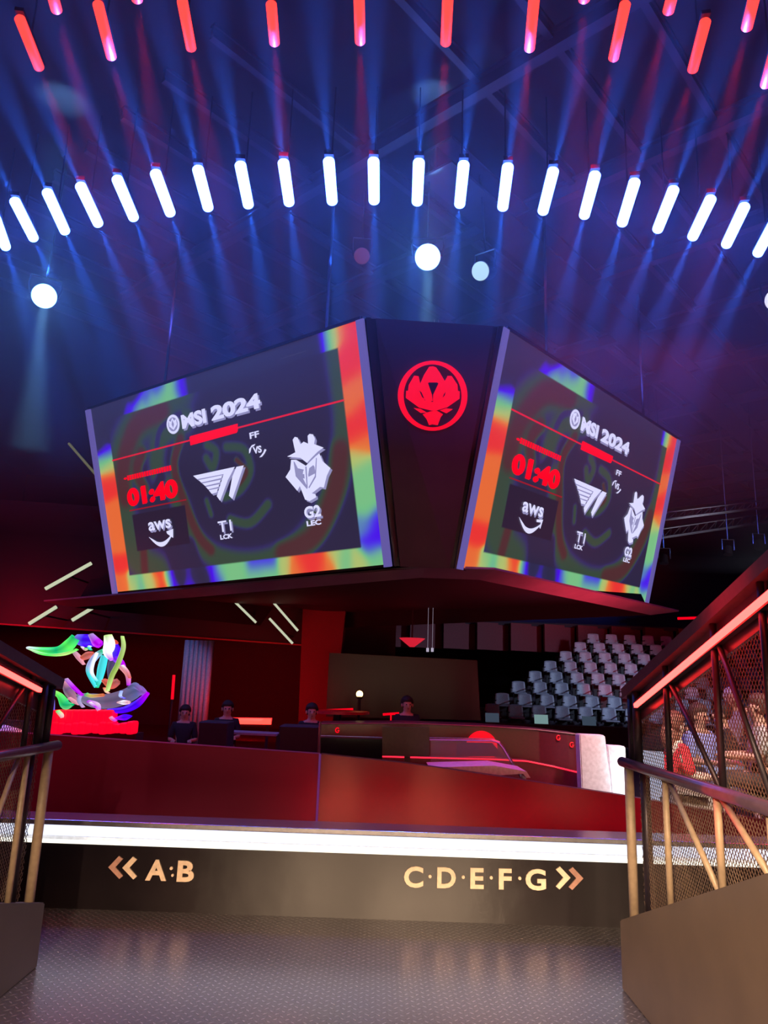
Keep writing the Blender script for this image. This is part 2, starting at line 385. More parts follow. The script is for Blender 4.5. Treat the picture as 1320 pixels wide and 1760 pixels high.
# ---------------------------------------------------------------- left background of the stage
def slab(name, pts, Y, th, mat, label, cat, group=None, zb=None):
    a = [at(*p, Y) for p in pts]
    if zb is not None: a = [Vector((q.x, q.y, zb)) if i >= len(a)//2 else q for i, q in enumerate(a)]
    bm = BM(); prism(bm, a, (0, th, 0)); return tag(obj(name, bm, mat), label, cat, group)
M_head = pbr('header_dark_red', (.016, .006, .010), .6, scale=1)
a = [at(-250, 1055, 19.5), at(523, 1109, 21.5)]
bm = BM(); prism(bm, [a[0], a[1], Vector((a[1].x, a[1].y, 6.2)), Vector((a[0].x, a[0].y, 6.2))], (0, .4, 0)); tag(obj('header_wall', bm, M_head), 'dark hanging header wall on the left with slanted baton lights', 'wall')
bm = BM(); bar(bm, a[0]+Vector((0, -.03, 0)), a[1]+Vector((0, -.03, 0)), .05, .04); tag(obj('edge_trim', bm, pbr('red_edge', (.30, .015, .03), .5)), 'thin dark red trim along the bottom of the header wall', 'trim')
bm = BM(); box(bm, (-6, 23.5, 3.0), (13, .3, 6)); tag(obj('backdrop', bm, pbr('backdrop_red', (.06, .004, .012), .8)), 'dark red backdrop behind the stage opening on the left', 'backdrop')
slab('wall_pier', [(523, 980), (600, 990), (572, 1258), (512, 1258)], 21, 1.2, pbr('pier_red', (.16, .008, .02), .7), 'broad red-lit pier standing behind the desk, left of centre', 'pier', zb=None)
BAT = [((78, 1012), (157, 968)), ((50, 1072), (97, 1043)), ((124, 1066), (172, 1037)), ((389, 1020), (440, 1070)), ((466, 1031), (512, 1084)), ((463, 1063), (503, 1106)), ((118, 762), (170, 822))]
for i, (p, q) in enumerate(BAT):
    Y = 18.9 if i != 6 else 17.5
    p, q = at(*p, Y), at(*q, Y)
    lab = ['long slanted baton light highest on the left header wall', 'short slanted baton light lowest at far left of the header wall', 'slanted baton light just right of the lowest left one', 'slanted baton light under the left screen, nearest the middle of its lower edge',
           'upper of the two slanted baton lights right of the header wall', 'lower of the two slanted baton lights right of the header wall', 'dim slanted baton light beside the top left of the left screen'][i]
    r = empty('baton_light', (p+q)/2, lab, 'stage light', 'slanted baton lights')
    hot = emis('baton_lit', (.55, .60, .42), 1.0) if i < 6 else emis('baton_dim', (.12, .12, .06), 1.0)
    bm = BM(); tube(bm, [p, q], .045 if i < 3 else .03, 10); obj('tube', bm, hot, r)
    bm = BM(); bar(bm, p+Vector((0, .07, 0)), q+Vector((0, .07, 0)), .07, .07); obj('housing', bm, M_steel, r)
    bm = BM(); m_ = (p+q)/2; bar(bm, m_+Vector((0, .1, 0)), Vector((m_.x, a[0].lerp(a[1], (m_.x-a[0].x)/(a[1].x-a[0].x)).y+.02, m_.z)), .04, .04); obj('bracket', bm, M_steel, r)
# pale curtain
bm = BM(); a, b = at(318, 1100, 16), at(366, 1100, 16); n = 26
vs = []
for i in range(n+1):
    x = a.x+(b.x-a.x)*i/n; y = 16+.05*math.sin(i*1.5); vs.append((bm.verts.new((x, y, .2)), bm.verts.new((x, y, a.z))))
for p, q in zip(vs, vs[1:]): bm.faces.new((p[0], q[0], q[1], p[1]))
o = obj('curtain', bm, pbr('pale_curtain', (.30, .36, .42), .8), None, True); o.modifiers.new('thick', 'SOLIDIFY').thickness = .03
tag(o, 'pale grey curtain hanging left of the red light bar', 'curtain')
lamp('curtain_light', 'SPOT', (-4.2, 14.2, 2.9), (-4.3, 16, 1.2), 18, (.7, .85, 1), .1, 60, .6)
# red light bar
r = empty('light_bar', at(423, 1239, 15), 'glowing red horizontal light bar low in front of the dark backdrop', 'light')
bm = BM(); bar(bm, at(380, 1239, 15), at(466, 1240, 15), .05, .11); obj('tube', bm, E_redhot, r)
bm = BM(); bar(bm, at(378, 1240, 15.06), at(468, 1241, 15.06), .06, .16); obj('housing', bm, M_steel, r)
for x in (388, 460):
    q = at(x, 1245, 15.08); bm = BM(); bar(bm, q, (q.x, q.y, .2), .05, .05); obj('stand', bm, M_steel, r)
lamp('bar_glow', 'AREA', at(423, 1230, 14.9), at(423, 1100, 23), 25, (1, .02, .02), 1, 170, size_y=.2)
r = empty('light_bar', at(297, 1185, 15.5), 'thin upright red light bar between the light sculpture and the curtain', 'light')
bm = BM(); tube(bm, [at(299, 1160, 15.5), at(296, 1202, 15.5)], .03, 8); obj('tube', bm, E_logo, r)
q = at(296, 1202, 15.5); bm = BM(); tube(bm, [q, (q.x, q.y, .2)], .025, 8); obj('stand', bm, M_steel, r)
# black equipment cases
for pts, Y, lab in (([(480, 1247), (548, 1249), (547, 1292), (480, 1289)], 10.5, 'black equipment case beside the left end of the desk'),
                    ([(342, 1240), (392, 1242), (392, 1280), (342, 1278)], 11, 'black equipment case in front of the pale curtain')):
    a = [at(*p, Y) for p in pts]; a[2].z = a[3].z = .2
    bm = BM(); prism(bm, a, (0, .5, 0)); bmesh.ops.bevel(bm, geom=bm.edges[:], offset=.015, segments=1, affect='EDGES')
    tag(obj('equipment_case', bm, M_dark), lab, 'case')
# low white-edged table beside the light bar
r = empty('side_table', at(430, 1262, 12).xy.to_3d()+Vector((0, 0, .2)), 'low dark table with pale edge between the two black cases', 'table')
a, b = at(394, 1258, 12), at(478, 1262, 12)
bm = BM(); bar(bm, a, b, .5, .03); obj('table_top', bm, pbr('pale_edge', (.3, .25, .28), .5), r)
for q in (a, b):
    bm = BM(); bar(bm, q, (q.x, q.y, .2), .05, .05); obj('leg', bm, M_steel, r)
# red lit round table, lamp, far red bars
r = empty('round_table', at(575, 1226, 15).xy.to_3d()+Vector((0, 0, .2)), 'red-lit round glossy table behind the left end of the desk', 'table')
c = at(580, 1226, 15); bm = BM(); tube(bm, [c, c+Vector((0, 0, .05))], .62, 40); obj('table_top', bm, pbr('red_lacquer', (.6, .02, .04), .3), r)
bm = BM(); tube(bm, [c, (c.x, c.y, .2)], .08, 12); obj('pedestal', bm, M_steel, r)
lamp('table_light', 'SPOT', c+Vector((0, 0, 2)), c, 30, (1, .03, .05), .1, 60, .5)
for p, q, lab in (((562, 1221), (607, 1219), 'upper thin red light strip behind the round table'), ((658, 1228), (686, 1226), 'short red light strip right of the round table')):
    bm = BM(); tube(bm, [at(*p, 16.5), at(*q, 16.5)], .025, 8); q3 = (at(*p, 16.5)+at(*q, 16.5))/2; bar(bm, q3, (q3.x, q3.y, .2), .03, .03); tag(obj('light_strip', bm, E_logo), lab, 'light')
r = empty('desk_lamp', at(618, 1194, 15.5), 'small round warm yellow lamp glowing above the round table', 'lamp')
bm = BM(); ball(bm, at(618, 1193, 15.5), .07); obj('bulb', bm, emis('yellow_bulb', (1, .75, .25), 5), r, True)
bm = BM(); q = at(618, 1199, 15.5); tube(bm, [q, (q.x, q.y+.05, .2)], .03, 8); ball(bm, q, .07, (1, 1, .5)); obj('stand', bm, M_steel, r)
# dark side screen with faint pale figures pattern
slab('side_screen', [(566, 1122), (820, 1135), (826, 1238), (560, 1232)], 20, .2, pbr('screen_off', (.012, .008, .02), .3), 'dark switched-off wide screen standing behind the presenter desk', 'screen')
r = empty('hanging_lamp', at(708, 1105, 20), 'small red cone lamp hanging under the balcony, left of centre', 'lamp')
q = at(708, 1112, 19.6); bm = BM(); tube(bm, [q+Vector((0, 0, .22)), q], [.34, .06], 16); obj('lamp_shade', bm, emis('red_cone', (.9, .02, .05), .7), r)
bm = BM(); tube(bm, [q+Vector((0, 0, .2)), q+Vector((0, 0, 1.2))], .02, 6); obj('rod', bm, M_steel, r)
for x in (735, 743):
    q = at(x, 1117, 19.7); bm = BM(); box(bm, q, (.07, .05, .1), None, .01); bar(bm, q, (q.x, q.y, 11.9), .006, .006); tag(obj('indicator_light', bm, emis('pale_lamp', (.5, .45, .6), .8)), 'tiny pale twin light right of the hanging red cone lamp', 'light', 'twin indicator lights')

# ---------------------------------------------------------------- light sculpture: abstract coloured ribbons over a red glowing plinth
def flat_ribbon(name, pts, cols, Y, mat, parent, w0=None):
    """pts: (px,py,width px) in the picture of the sculpture, given a real depth Y and thickness"""
    bm = BM(); la = bm.verts.layers.float_color.new('shown'); P = [(p[0], p[1]) for p in pts]; N = 5
    fine = []
    for i in range(len(pts)-1):
        p0, p1, p2, p3 = [pts[max(0, min(len(pts)-1, i+k))] for k in (-1, 0, 1, 2)]
        for s in range(N):
            t = s/N
            fine.append(([.5*((2*p1[k])+(-p0[k]+p2[k])*t+(2*p0[k]-5*p1[k]+4*p2[k]-p3[k])*t*t+(-p0[k]+3*p1[k]-3*p2[k]+p3[k])*t**3) for k in range(3)], i+t))
    fine.append((list(pts[-1]), len(pts)-1.0))
    prev = None
    for j, (p, t) in enumerate(fine):
        a = fine[max(0, j-1)][0]; b = fine[min(len(fine)-1, j+1)][0]; dx, dy = b[0]-a[0], b[1]-a[1]; L = math.hypot(dx, dy) or 1
        nx, ny = -dy/L, dx/L; h = max(.4, p[2]/2); k = min(int(t), len(cols)-2); f = t-k
        col = [cols[k][c]*(1-f)+cols[k+1][c]*f for c in range(3)]
        ring = []
        for s, yo in ((-1, 0), (-.6, -.07), (0, -.10), (.6, -.07), (1, 0), (0, .08)):
            v = bm.verts.new(at(p[0]+nx*h*s, p[1]+ny*h*s, Y)+Vector((0, yo, 0))); e = 1.25-.5*(1-abs(s)); v[la] = (col[0]*e, col[1]*e, col[2]*e, 1); ring.append(v)
        if prev:
            for i in range(6): bm.faces.new((prev[i], prev[(i+1) % 6], ring[(i+1) % 6], ring[i]))
        prev = ring
    return obj(name, bm, mat, parent, True)
EN = emis_attr('neon_colour', 1.0)
SY = 12.5
root = empty('light_sculpture', at(160, 1260, SY).xy.to_3d()+Vector((0, 0, .2)), 'glowing multicoloured swirl light sculpture on a bright red base at left', 'sculpture')
G, Gd, Bl, Vi, Cy, Wh, Pk, Or, Nv, Ye = (.10, .95, .12), (.0, .55, .18), (.06, .0, 1), (.55, .0, .95), (.05, .75, .8), (.9, .9, 1), (.8, .3, .4), (.7, .10, .06), (.07, .05, .14), (.6, .9, .25)
c5 = lambda x, y, w_: (40+x/5.5, 1080+y/5.5, w_/5.5)
RB = [([(50, 185, 30), (180, 215, 75), (330, 215, 90), (430, 160, 110), (495, 85, 90)], [Wh, G, Gd, G, Gd], 0),
      ([(80, 205, 14), (250, 250, 22), (400, 240, 30), (510, 200, 20)], [Ye, G, Ye, G], -.15),
      ([(500, 100, 90), (580, 115, 120), (660, 120, 110), (740, 150, 60)], [(.2, .2, .6), Bl, Bl, Vi], .1),
      ([(640, 60, 50), (690, 130, 90), (730, 160, 60)], [(.4, .3, .6), Vi, Vi], -.05),
      ([(490, 230, 40), (530, 280, 50), (575, 340, 20)], [(.5, .3, .4), Pk, Pk], 0),
      ([(560, 280, 50), (610, 255, 70), (665, 240, 40)], [Or, (.5, .12, .1), Or], 0),
      ([(800, 65, 80), (815, 150, 110), (800, 230, 90), (840, 300, 30)], [Ye, (1.3, 1.3, 1.3), (1.2, 1.2, 1.3), Vi], -.1),
      ([(860, 130, 40), (880, 210, 90), (870, 270, 80), (930, 330, 60), (960, 380, 30)], [Bl, Bl, Bl, Vi, Vi], .05),
      ([(940, 75, 25), (950, 180, 40), (900, 330, 45), (840, 450, 45), (800, 590, 30)], [Ye, (.45, .6, .2), (.3, .5, .1), (.35, .5, .1), Ye], -.2),
      ([(760, 210, 40), (690, 260, 60), (630, 350, 55), (625, 430, 40), (690, 555, 25)], [Gd, (.3, .4, .8), (.4, .5, .9), Cy, Cy], 0),
      ([(770, 260, 70), (740, 380, 80), (720, 480, 60), (700, 560, 20)], [Cy, Cy, Cy, Gd], .08),
      ([(850, 300, 90), (830, 400, 80), (830, 500, 40)], [Nv, Nv, Nv], .2),
      ([(930, 360, 60), (990, 440, 50), (1000, 540, 30)], [Pk, (.9, .3, .3), Vi], 0),
      ([(760, 490, 40), (830, 530, 90), (900, 500, 60)], [Or, Or, (.4, .1, .1)], .1),
      ([(410, 480, 35), (480, 560, 40), (560, 630, 25)], [(.5, .3, .6), Vi, Vi], 0),
      ([(400, 500, 20), (420, 580, 90), (500, 690, 80)], [Pk, (.15, .1, .2), (.5, .2, .25)], .1),
      ([(520, 640, 60), (650, 680, 130), (800, 690, 140), (950, 650, 140), (1080, 590, 120), (1160, 610, 40)], [(.2, .2, .3), (.18, .16, .3), (.14, .1, .2), (.13, .1, .2), (.1, .12, .3), (.3, .1, .6)], .15),
      ([(600, 625, 40), (650, 640, 30), (760, 630, 30)], [Gd, (.6, .5, .1), Or], 0),
      ([(620, 690, 30), (700, 730, 60), (720, 770, 20)], [Vi, (.7, .5, .7), Vi], -.05),
      ([(800, 780, 40), (950, 770, 60), (1080, 710, 70), (1180, 610, 35)], [Bl, Bl, Bl, Vi], 0),
      ([(880, 850, 20), (960, 840, 60), (1020, 830, 20)], [Vi, Bl, Bl], 0),
      ([(270, 590, 30), (350, 640, 60), (400, 720, 100), (470, 720, 20)], [Ye, G, Gd, Gd], 0),
      ([(280, 620, 30), (270, 740, 60), (260, 860, 60)], [(.2, .2, .6), (.15, .1, .6), Bl], .1),
      ([(700, 230, 14), (660, 330, 16), (650, 420, 14), (700, 500, 8)], [Wh, (.8, .9, 1.2), Wh, Cy], -.14),
      ([(560, 175, 12), (590, 205, 16), (600, 185, 8)], [Wh, Pk, G], -.06), ([(640, 205, 10), (625, 180, 14), (635, 165, 8)], [Gd, Cy, Wh], -.06),
      ([(940, 350, 14), (985, 400, 20), (1010, 470, 12)], [Wh, Pk, Or], -.10), ([(930, 590, 10), (920, 640, 18), (960, 660, 10)], [(.3, .4, .9), (.5, .6, 1), Bl], -.06),
      ([(1000, 560, 30), (1060, 540, 60), (1120, 590, 30)], [Nv, (.12, .14, .35), (.3, .1, .5)], .05), ([(440, 660, 30), (500, 700, 34), (530, 720, 14)], [Pk, (.7, .3, .35), Pk], -.06),
      ([(540, 640, 18), (530, 690, 24), (570, 745, 14)], [(.4, .3, .8), (.3, .3, .5), (.5, .3, .6)], -.05), ([(640, 700, 16), (690, 740, 20), (720, 780, 10)], [Wh, Vi, Pk], -.12),
      ([(330, 780, 30), (365, 820, 40), (375, 845, 14)], [G, (.9, .6, .5), Pk], -.2), ([(830, 840, 30), (860, 865, 30), (880, 870, 12)], [Pk, (.8, .1, .5), Vi], -.2),
      ([(770, 560, 12), (790, 600, 16), (810, 612, 8)], [Or, (1, .7, .4), Pk], -.1), ([(860, 115, 24), (885, 130, 20), (880, 150, 10)], [Or, (.6, .05, .02), Or], 0),
      ([(900, 700, 20), (950, 700, 45), (1005, 700, 30)], [Pk, Wh, Pk], -.1)]
for pts, cols, dy in RB: flat_ribbon('ribbon', [c5(*p) for p in pts], cols, SY+dy, EN, root)
bm = BM()
E_plinth = emis('red_plinth', (1, .0, .02), 1.1)
for i in range(9):
    a = c5(330+i*62, 860, 0); q = at(a[0], a[1], SY-.05); box(bm, q, (.125, .3, .30), None, .03)
obj('glowing_block', bm, E_plinth, root); bm = BM()
for i in range(13):
    a = c5(262+i*64, 940+3*math.sin(i*2), 0); q = at(a[0], a[1], SY-.10); box(bm, q, (.115, .3, .17+.03*math.sin(i*1.7)), None, .03)
obj('glowing_block', bm, E_plinth, root)
q0, q1 = at(82, 1258, SY), at(234, 1261, SY); bm = BM(); prism(bm, [q0, q1, Vector((q1.x, SY, .2)), Vector((q0.x, SY, .2))], (0, .4, 0)); obj('base', bm, M_dark, root)

# ---------------------------------------------------------------- hanging screen cube
def npv(v): return np.array(v, float)
def quad(pts):
    r_ = [npv(ray(*p)) for p in pts]; d = np.linalg.solve(np.array([-r_[1], r_[2], -r_[3]]).T, -r_[0])
    return [Vector(k*r) for k, r in zip([1, *d], r_)]
H = 4.0
class Screen:
    def __init__(s, px, dx):
        q = quad(px); k = H/(q[3]-q[0]).length; q = [EYE+p*k for p in q]
        s.TL, s.TR, s.BR, s.BL = q; s.w = q[1]-q[0]; s.h = q[0]-q[3]; s.n = s.h.cross(s.w).normalized()
        if s.n.y > 0: s.n = -s.n
    def m(s, u, v, d=0): return s.BL + s.w*u + s.h*v + s.n*d
    def inv(s, px, py, d=.0):
        r_ = ray(px, py); A = np.array([npv(s.w), npv(s.h), -npv(r_)]).T
        a = np.linalg.solve(A, npv(EYE)-npv(s.BL)); return float(a[0]), float(a[1])
SL = Screen([(157, 703), (615, 551), (663, 970), (203, 1017)], 0)
SR = Screen([(873, 568), (1163, 755), (1108, 1036), (794, 975)], 0)
cube_c = (SL.BL+SL.BR+SR.BR)/3
cube = empty('screen_cube', Vector((cube_c.x, cube_c.y, SL.BR.z)), 'huge four-sided hanging video screen cube above the stage', 'scoreboard')
def ramp_colour(u, v):
    W = np.full(u.shape, 1e-12); C = np.zeros(u.shape)
    for (a, b, c) in CP:
        if .066 < a < .938 and .078 < b < .922: continue
        d2 = ((u-a)*1.78)**2+(v-b)**2; k = np.exp(-d2/(2*.028**2))+1e-7/(d2+.001)**2; W += k; C += k*c
    C = C/W
    return heat_rgb(C)
def heat(u, v):
    D = np.zeros(u.shape)
    for pts, w_, val in STROKES:
        m = np.full(u.shape, 9.0); pts = smooth_line(pts)
        for (a, b), (c, d) in zip(pts, pts[1:]):
            dx, dy = (c-a)*1.78, d-b; px, py = (u-a)*1.78, v-b
            t = np.clip((px*dx+py*dy)/(dx*dx+dy*dy+1e-9), 0, 1); m = np.minimum(m, np.hypot(px-t*dx, py-t*dy))
        k = np.exp(-(m/w_)**3.5); D = D*(1-k)+val*k
    return D
def heat_rgb(C):
    xs = [0, .10, .22, .30, .45, .58, .70, .82, 1]
    cs = [(.020, .018, .05), (.022, .02, .08), (.06, .0, .80), (.08, .16, .50), (.16, .50, .22), (.42, .50, .14), (.75, .20, .03), (.80, .08, .02), (.80, .02, .02)]
    return np.stack([np.interp(C, xs, [q[i] for q in cs]) for i in range(3)], -1)
def dim_colour(u, v):
    C = heat(u, v); xs = [0, .12, .24, .44, .62, .85, 1]
    cs = [(.026, .020, .055), (.027, .021, .065), (.034, .026, .12), (.036, .066, .044), (.052, .046, .038), (.078, .026, .030), (.078, .026, .030)]
    return np.stack([np.interp(C, xs, [q[i] for q in cs]) for i in range(3)], -1)
def smooth_line(p, n=6):
    out = []
    for i in range(len(p)-1):
        a, b, c, d = [p[max(0, min(len(p)-1, i+k))] for k in (-1, 0, 1, 2)]
        for s_ in range(n):
            t = s_/n; out.append(tuple(.5*(2*b[k]+(c[k]-a[k])*t+(2*a[k]-5*b[k]+4*c[k]-d[k])*t*t+(-a[k]+3*b[k]-3*c[k]+d[k])*t**3) for k in (0, 1)))
    return out+[p[-1]]
STROKES = [([(.40, .97), (.26, .90), (.13, .76), (.08, .5), (.10, .2), (.2, .08)], .13, .46), ([(.40, .80), (.29, .75), (.26, .58), (.33, .42), (.36, .25), (.45, .12), (.6, .07), (.75, .13), (.87, .33), (.93, .6), (.93, .95)], .075, .46),
           ([(.31, .88), (.20, .85), (.13, .72), (.10, .60), (.10, .5)], .06, .9), ([(.20, .70), (.17, .62), (.19, .52)], .04, .9), ([(.37, .72), (.33, .60), (.35, .42), (.39, .24), (.43, .16)], .03, .9), ([(.69, .10), (.80, .16), (.88, .34), (.91, .5)], .05, .9),
           ([(.38, .84), (.30, .80), (.27, .72)], .02, .22), ([(.15, .22), (.14, .08)], .03, .9), ([(.27, .56), (.23, .46), (.27, .42)], .035, 0.0), ([(.27, .22), (.30, .0)], .05, 0.0), ([(.35, .20), (.38, .0)], .04, 0.0),
           ([(.47, .66), (.50, .62), (.48, .55), (.46, .60)], .03, .44), ([(.52, .29), (.59, .26), (.66, .33)], .03, .46), ([(.54, .63), (.60, .60), (.615, .50), (.57, .42), (.51, .40)], .03, .44), ([(.57, .56), (.60, .50), (.57, .45)], .014, .9), ([(.44, .40), (.45, .33)], .02, .44)]
n0, bl, gr, ye, og, rd = 0.0, .22, .46, .58, .76, .97
CP = [(.01, .95, n0), (.01, .80, n0), (.02, .76, bl), (.02, .71, gr), (.03, .65, ye), (.03, .60, rd), (.02, .55, rd), (.03, .45, og), (.03, .35, og), (.04, .25, og), (.04, .15, rd), (.04, .05, og), (.01, .02, og),
      (.08, .03, ye), (.08, .06, gr), (.11, .03, .40), (.15, .04, ye), (.19, .04, ye), (.205, .06, rd), (.215, .02, rd), (.235, .04, gr), (.25, .05, bl), (.26, .02, bl), (.28, .05, n0), (.31, .05, n0), (.325, .05, bl), (.33, .01, bl), (.35, .04, n0), (.39, .04, n0),
      (.42, .06, bl), (.44, .03, bl), (.46, .05, gr), (.50, .03, gr), (.54, .05, gr), (.58, .06, bl), (.64, .065, bl), (.58, .02, gr), (.64, .02, gr), (.69, .045, ye), (.73, .03, og), (.76, .05, rd), (.80, .05, rd), (.83, .03, og), (.85, .06, ye), (.88, .04, gr), (.93, .03, ye), (.97, .03, gr),
      (.96, .08, bl), (.975, .13, bl), (.985, .18, bl), (.95, .18, .32), (.96, .24, gr), (.97, .32, gr), (.97, .40, gr), (.96, .46, ye), (.97, .51, og), (.96, .57, rd), (.98, .62, rd), (.96, .68, og), (.97, .75, og), (.96, .82, rd), (.97, .90, rd), (.98, .97, rd), (.95, .97, og), (.93, .97, ye), (.915, .97, gr), (.895, .97, bl), (.88, .97, n0), (.80, .97, n0), (.63, .96, n0), (.49, .97, n0), (.85, .95, n0), (.74, .95, n0),
      (.17, .93, bl), (.21, .955, bl), (.26, .97, bl), (.22, .93, gr), (.27, .945, gr), (.32, .955, gr), (.36, .975, gr), (.39, .96, bl), (.41, .97, bl), (.31, .995, bl), (.36, .93, gr), (.14, .97, n0), (.10, .93, n0), (.05, .88, n0), (.44, .97, n0), (.55, .96, n0), (.7, .96, n0), (.2, .995, n0), (.12, .88, n0), (.46, .90, n0), (.6, .9, n0), (.75, .9, n0), (.85, .9, n0),
      # inside
      (.08, .80, bl), (.10, .78, gr), (.14, .86, gr), (.20, .87, rd), (.27, .88, gr), (.33, .86, gr), (.18, .78, rd), (.12, .70, rd), (.10, .62, rd), (.10, .50, gr), (.09, .38, og), (.10, .25, gr), (.12, .12, gr), (.17, .15, rd), (.22, .12, gr), (.27, .16, n0), (.33, .16, n0), (.38, .12, bl),
      (.25, .72, gr), (.24, .60, gr), (.28, .50, n0), (.34, .62, rd), (.33, .74, bl), (.37, .80, gr), (.36, .50, gr), (.35, .40, gr), (.37, .30, rd), (.40, .20, rd), (.42, .14, gr), (.47, .10, gr), (.55, .085, gr), (.35, .22, gr),
      (.42, .55, n0), (.43, .40, n0), (.48, .60, gr), (.47, .55, rd), (.45, .30, n0), (.50, .22, n0), (.60, .17, n0), (.66, .22, n0), (.62, .30, gr), (.57, .27, gr), (.52, .32, bl), (.50, .45, n0), (.58, .42, rd), (.60, .52, rd), (.57, .60, gr), (.63, .60, n0), (.68, .45, n0), (.70, .35, n0), (.72, .60, n0), (.70, .75, n0), (.80, .80, n0), (.87, .85, n0), (.60, .80, n0), (.50, .80, n0), (.42, .82, n0),
      (.75, .24, gr), (.70, .16, gr), (.68, .10, gr), (.80, .12, rd), (.86, .2, rd), (.83, .30, gr), (.90, .32, rd), (.92, .45, gr), (.88, .55, n0), (.92, .68, gr), (.915, .85, gr), (.93, .10, gr), (.90, .12, gr), (.80, .45, n0), (.78, .60, n0), (.85, .72, n0)]
M_disp = emis_attr('led_wall', 1.0)
def display(S):
    NU, NV = 230, 130; us = np.linspace(0, 1, NU); vs_ = np.linspace(0, 1, NV); U, V = np.meshgrid(us, vs_)
    C = ramp_colour(U, V)
    inside = (U > .066) & (U < .938) & (V > .078) & (V < .922)
    black = inside & (U > .122) & (U < .353) & (V > .205) & (V < .40)
    base = np.array((.022, .016, .040)); dim = dim_colour(U, V)
    C = np.where(inside[..., None], dim, C*1.0+base*.3); C = np.where(black[..., None], np.array((.022, .014, .035)), C)
    verts = [S.m(float(u), float(v), .01) for v in vs_ for u in us]
    faces = [(j*NU+i, j*NU+i+1, (j+1)*NU+i+1, (j+1)*NU+i) for j in range(NV-1) for i in range(NU-1)]
    off = parent_world(cube)
    me = bpy.data.meshes.new('display'); me.from_pydata([v-off for v in verts], [], faces)
    at_ = me.attributes.new('shown', 'FLOAT_COLOR', 'POINT'); at_.data.foreach_set('color', np.concatenate([C, np.ones(C.shape[:2]+(1,))], 2).astype(np.float32).ravel())
    me.materials.append(M_disp); o = bpy.data.objects.new('display', me); COL.objects.link(o); o.parent = cube; return o
def screen_graphics(S, par):
    def poly(name, pts, mat, d=.022):
        bm = BM(); vs = [bm.verts.new(S.m(u, v, d)) for u, v in pts]; bm.faces.new(vs); bmesh.ops.triangulate(bm, faces=bm.faces[:]); return obj(name, bm, mat, par)
    def words(name, items, mat, d=.024):
        bm = BM()
        for s, u0, v0, u1, h, bold in items: text_on(bm, s, lambda u, v: S.m(u, v, d), u0, v0, u1, h, bold)
        return obj(name, bm, mat, par)
    # ghosted doubles give the lettering its lilac shadow, as on the wall
    def dbl(name, items, mat, mat2, dx=.004, dy=-.010):
        words(name, [(s, a+dx, b+dy, c+dx, h, w_) for s, a, b, c, h, w_ in items], mat2, .020); words(name, items, mat, .026)
    dbl('title_lettering', [('MSI', .386, .769, .482, .062, .05), ('2024', .502, .769, .680, .062, .05)], E_txt, E_txtd)
    def ell(cu, cv, a, b, n=36): return [(cu+a*math.cos(2*math.pi*i/n), cv+b*math.sin(2*math.pi*i/n)) for i in range(n)]
    def ringp(name, cu, cv, a, b, t, mat, d):
        bm = BM(); o_ = [bm.verts.new(S.m(u, v, d)) for u, v in ell(cu, cv, a, b)]; i_ = [bm.verts.new(S.m(u, v, d)) for u, v in ell(cu, cv, a*t, b*t)]
        for k in range(36): bm.faces.new((o_[k], o_[(k+1) % 36], i_[(k+1) % 36], i_[k]))
        obj(name, bm, mat, par)
    poly('title_badge', ell(.351, .80, .027, .048), E_txtd, .020); ringp('title_badge', .351, .80, .026, .046, .74, E_txt, .026)
    poly('title_badge', [(.351, .832), (.358, .815), (.366, .822), (.367, .795), (.351, .772), (.335, .795), (.336, .822), (.344, .815)], E_txt, .027)
    poly('title_badge', [(.351, .822), (.356, .80), (.351, .782), (.346, .80)], E_txtd, .030)
    bm = BM(); 
    for a, b, c in ((.066, .938, .703),):
        vs = [bm.verts.new(S.m(*p, .020)) for p in ((a, c-.004), (b, c-.004), (b, c+.004), (a, c+.004))]; bm.faces.new(vs)
    obj('divider_line', bm, E_line, par)
    poly('divider_line', [(.112, .420), (.362, .420), (.362, .427), (.112, .427)], emis('screen_line_dim', (.30, .01, .02), 1), .020)
    poly('red_bar', [(.408, .678), (.585, .682), (.590, .690), (.593, .722), (.590, .722), (.412, .722), (.408, .716)], E_sred)
    words('countdown_caption', [('MATCH', .108, .584, .148, .024, .06), ('COUNTDOWN', .158, .582, .250, .024, .06), ('START', .258, .580, .319, .024, .06)] if False else [('\u2022IIIIIIIIIIIIIIIIII', .108, .583, .319, .024, .05)], E_sred)
    words('countdown', [('01:40', .114, .455, .335, .082, .05)], E_sred)
    words('countdown', [('01:40', .110, .450, .331, .082, .05)], E_sred, .021)
    # sponsor box
    dbl('sponsor_word', [('aws', .188, .302, .286, .066, .02)], E_txt, E_txtd)
    sm = [(.182+.100*i/12, .284-.050*math.sin(math.pi*(.08+.80*i/12))) for i in range(13)]; lo = [(u+.002, v-(.004+.020*math.sin(math.pi*i/12))) for i, (u, v) in enumerate(sm)]
    poly('sponsor_smile', sm+lo[::-1], E_txt); poly('sponsor_smile', [(.262, .284), (.292, .292), (.287, .246), (.281, .252), (.284, .276), (.264, .272)], E_txt)
    # winged numeral-and-letter logo
    c2 = lambda x, y: SL.inv(280+x/3.8824, 660+y/3.8824)
    def pp(name, pts, mat, d=.026, sh=(.0045, -.010)):
        q = [c2(*p) for p in pts]; poly(name, [(a+sh[0], b+sh[1]) for a, b in q], E_txtd, d-.008); poly(name, q, mat, d)
    pp('wing_logo', [(208, 612), (486, 552), (440, 640), (388, 778), (366, 748), (412, 600), (236, 634)], E_txt)
    pp('wing_logo', [(245, 640), (402, 608), (397, 626), (262, 657)], E_txt); pp('wing_logo', [(270, 663), (392, 638), (387, 656), (288, 679)], E_txt)
    pp('wing_logo', [(293, 686), (383, 668), (378, 685), (308, 702)], E_txt); pp('wing_logo', [(313, 708), (374, 696), (366, 722), (332, 732)], E_txt)
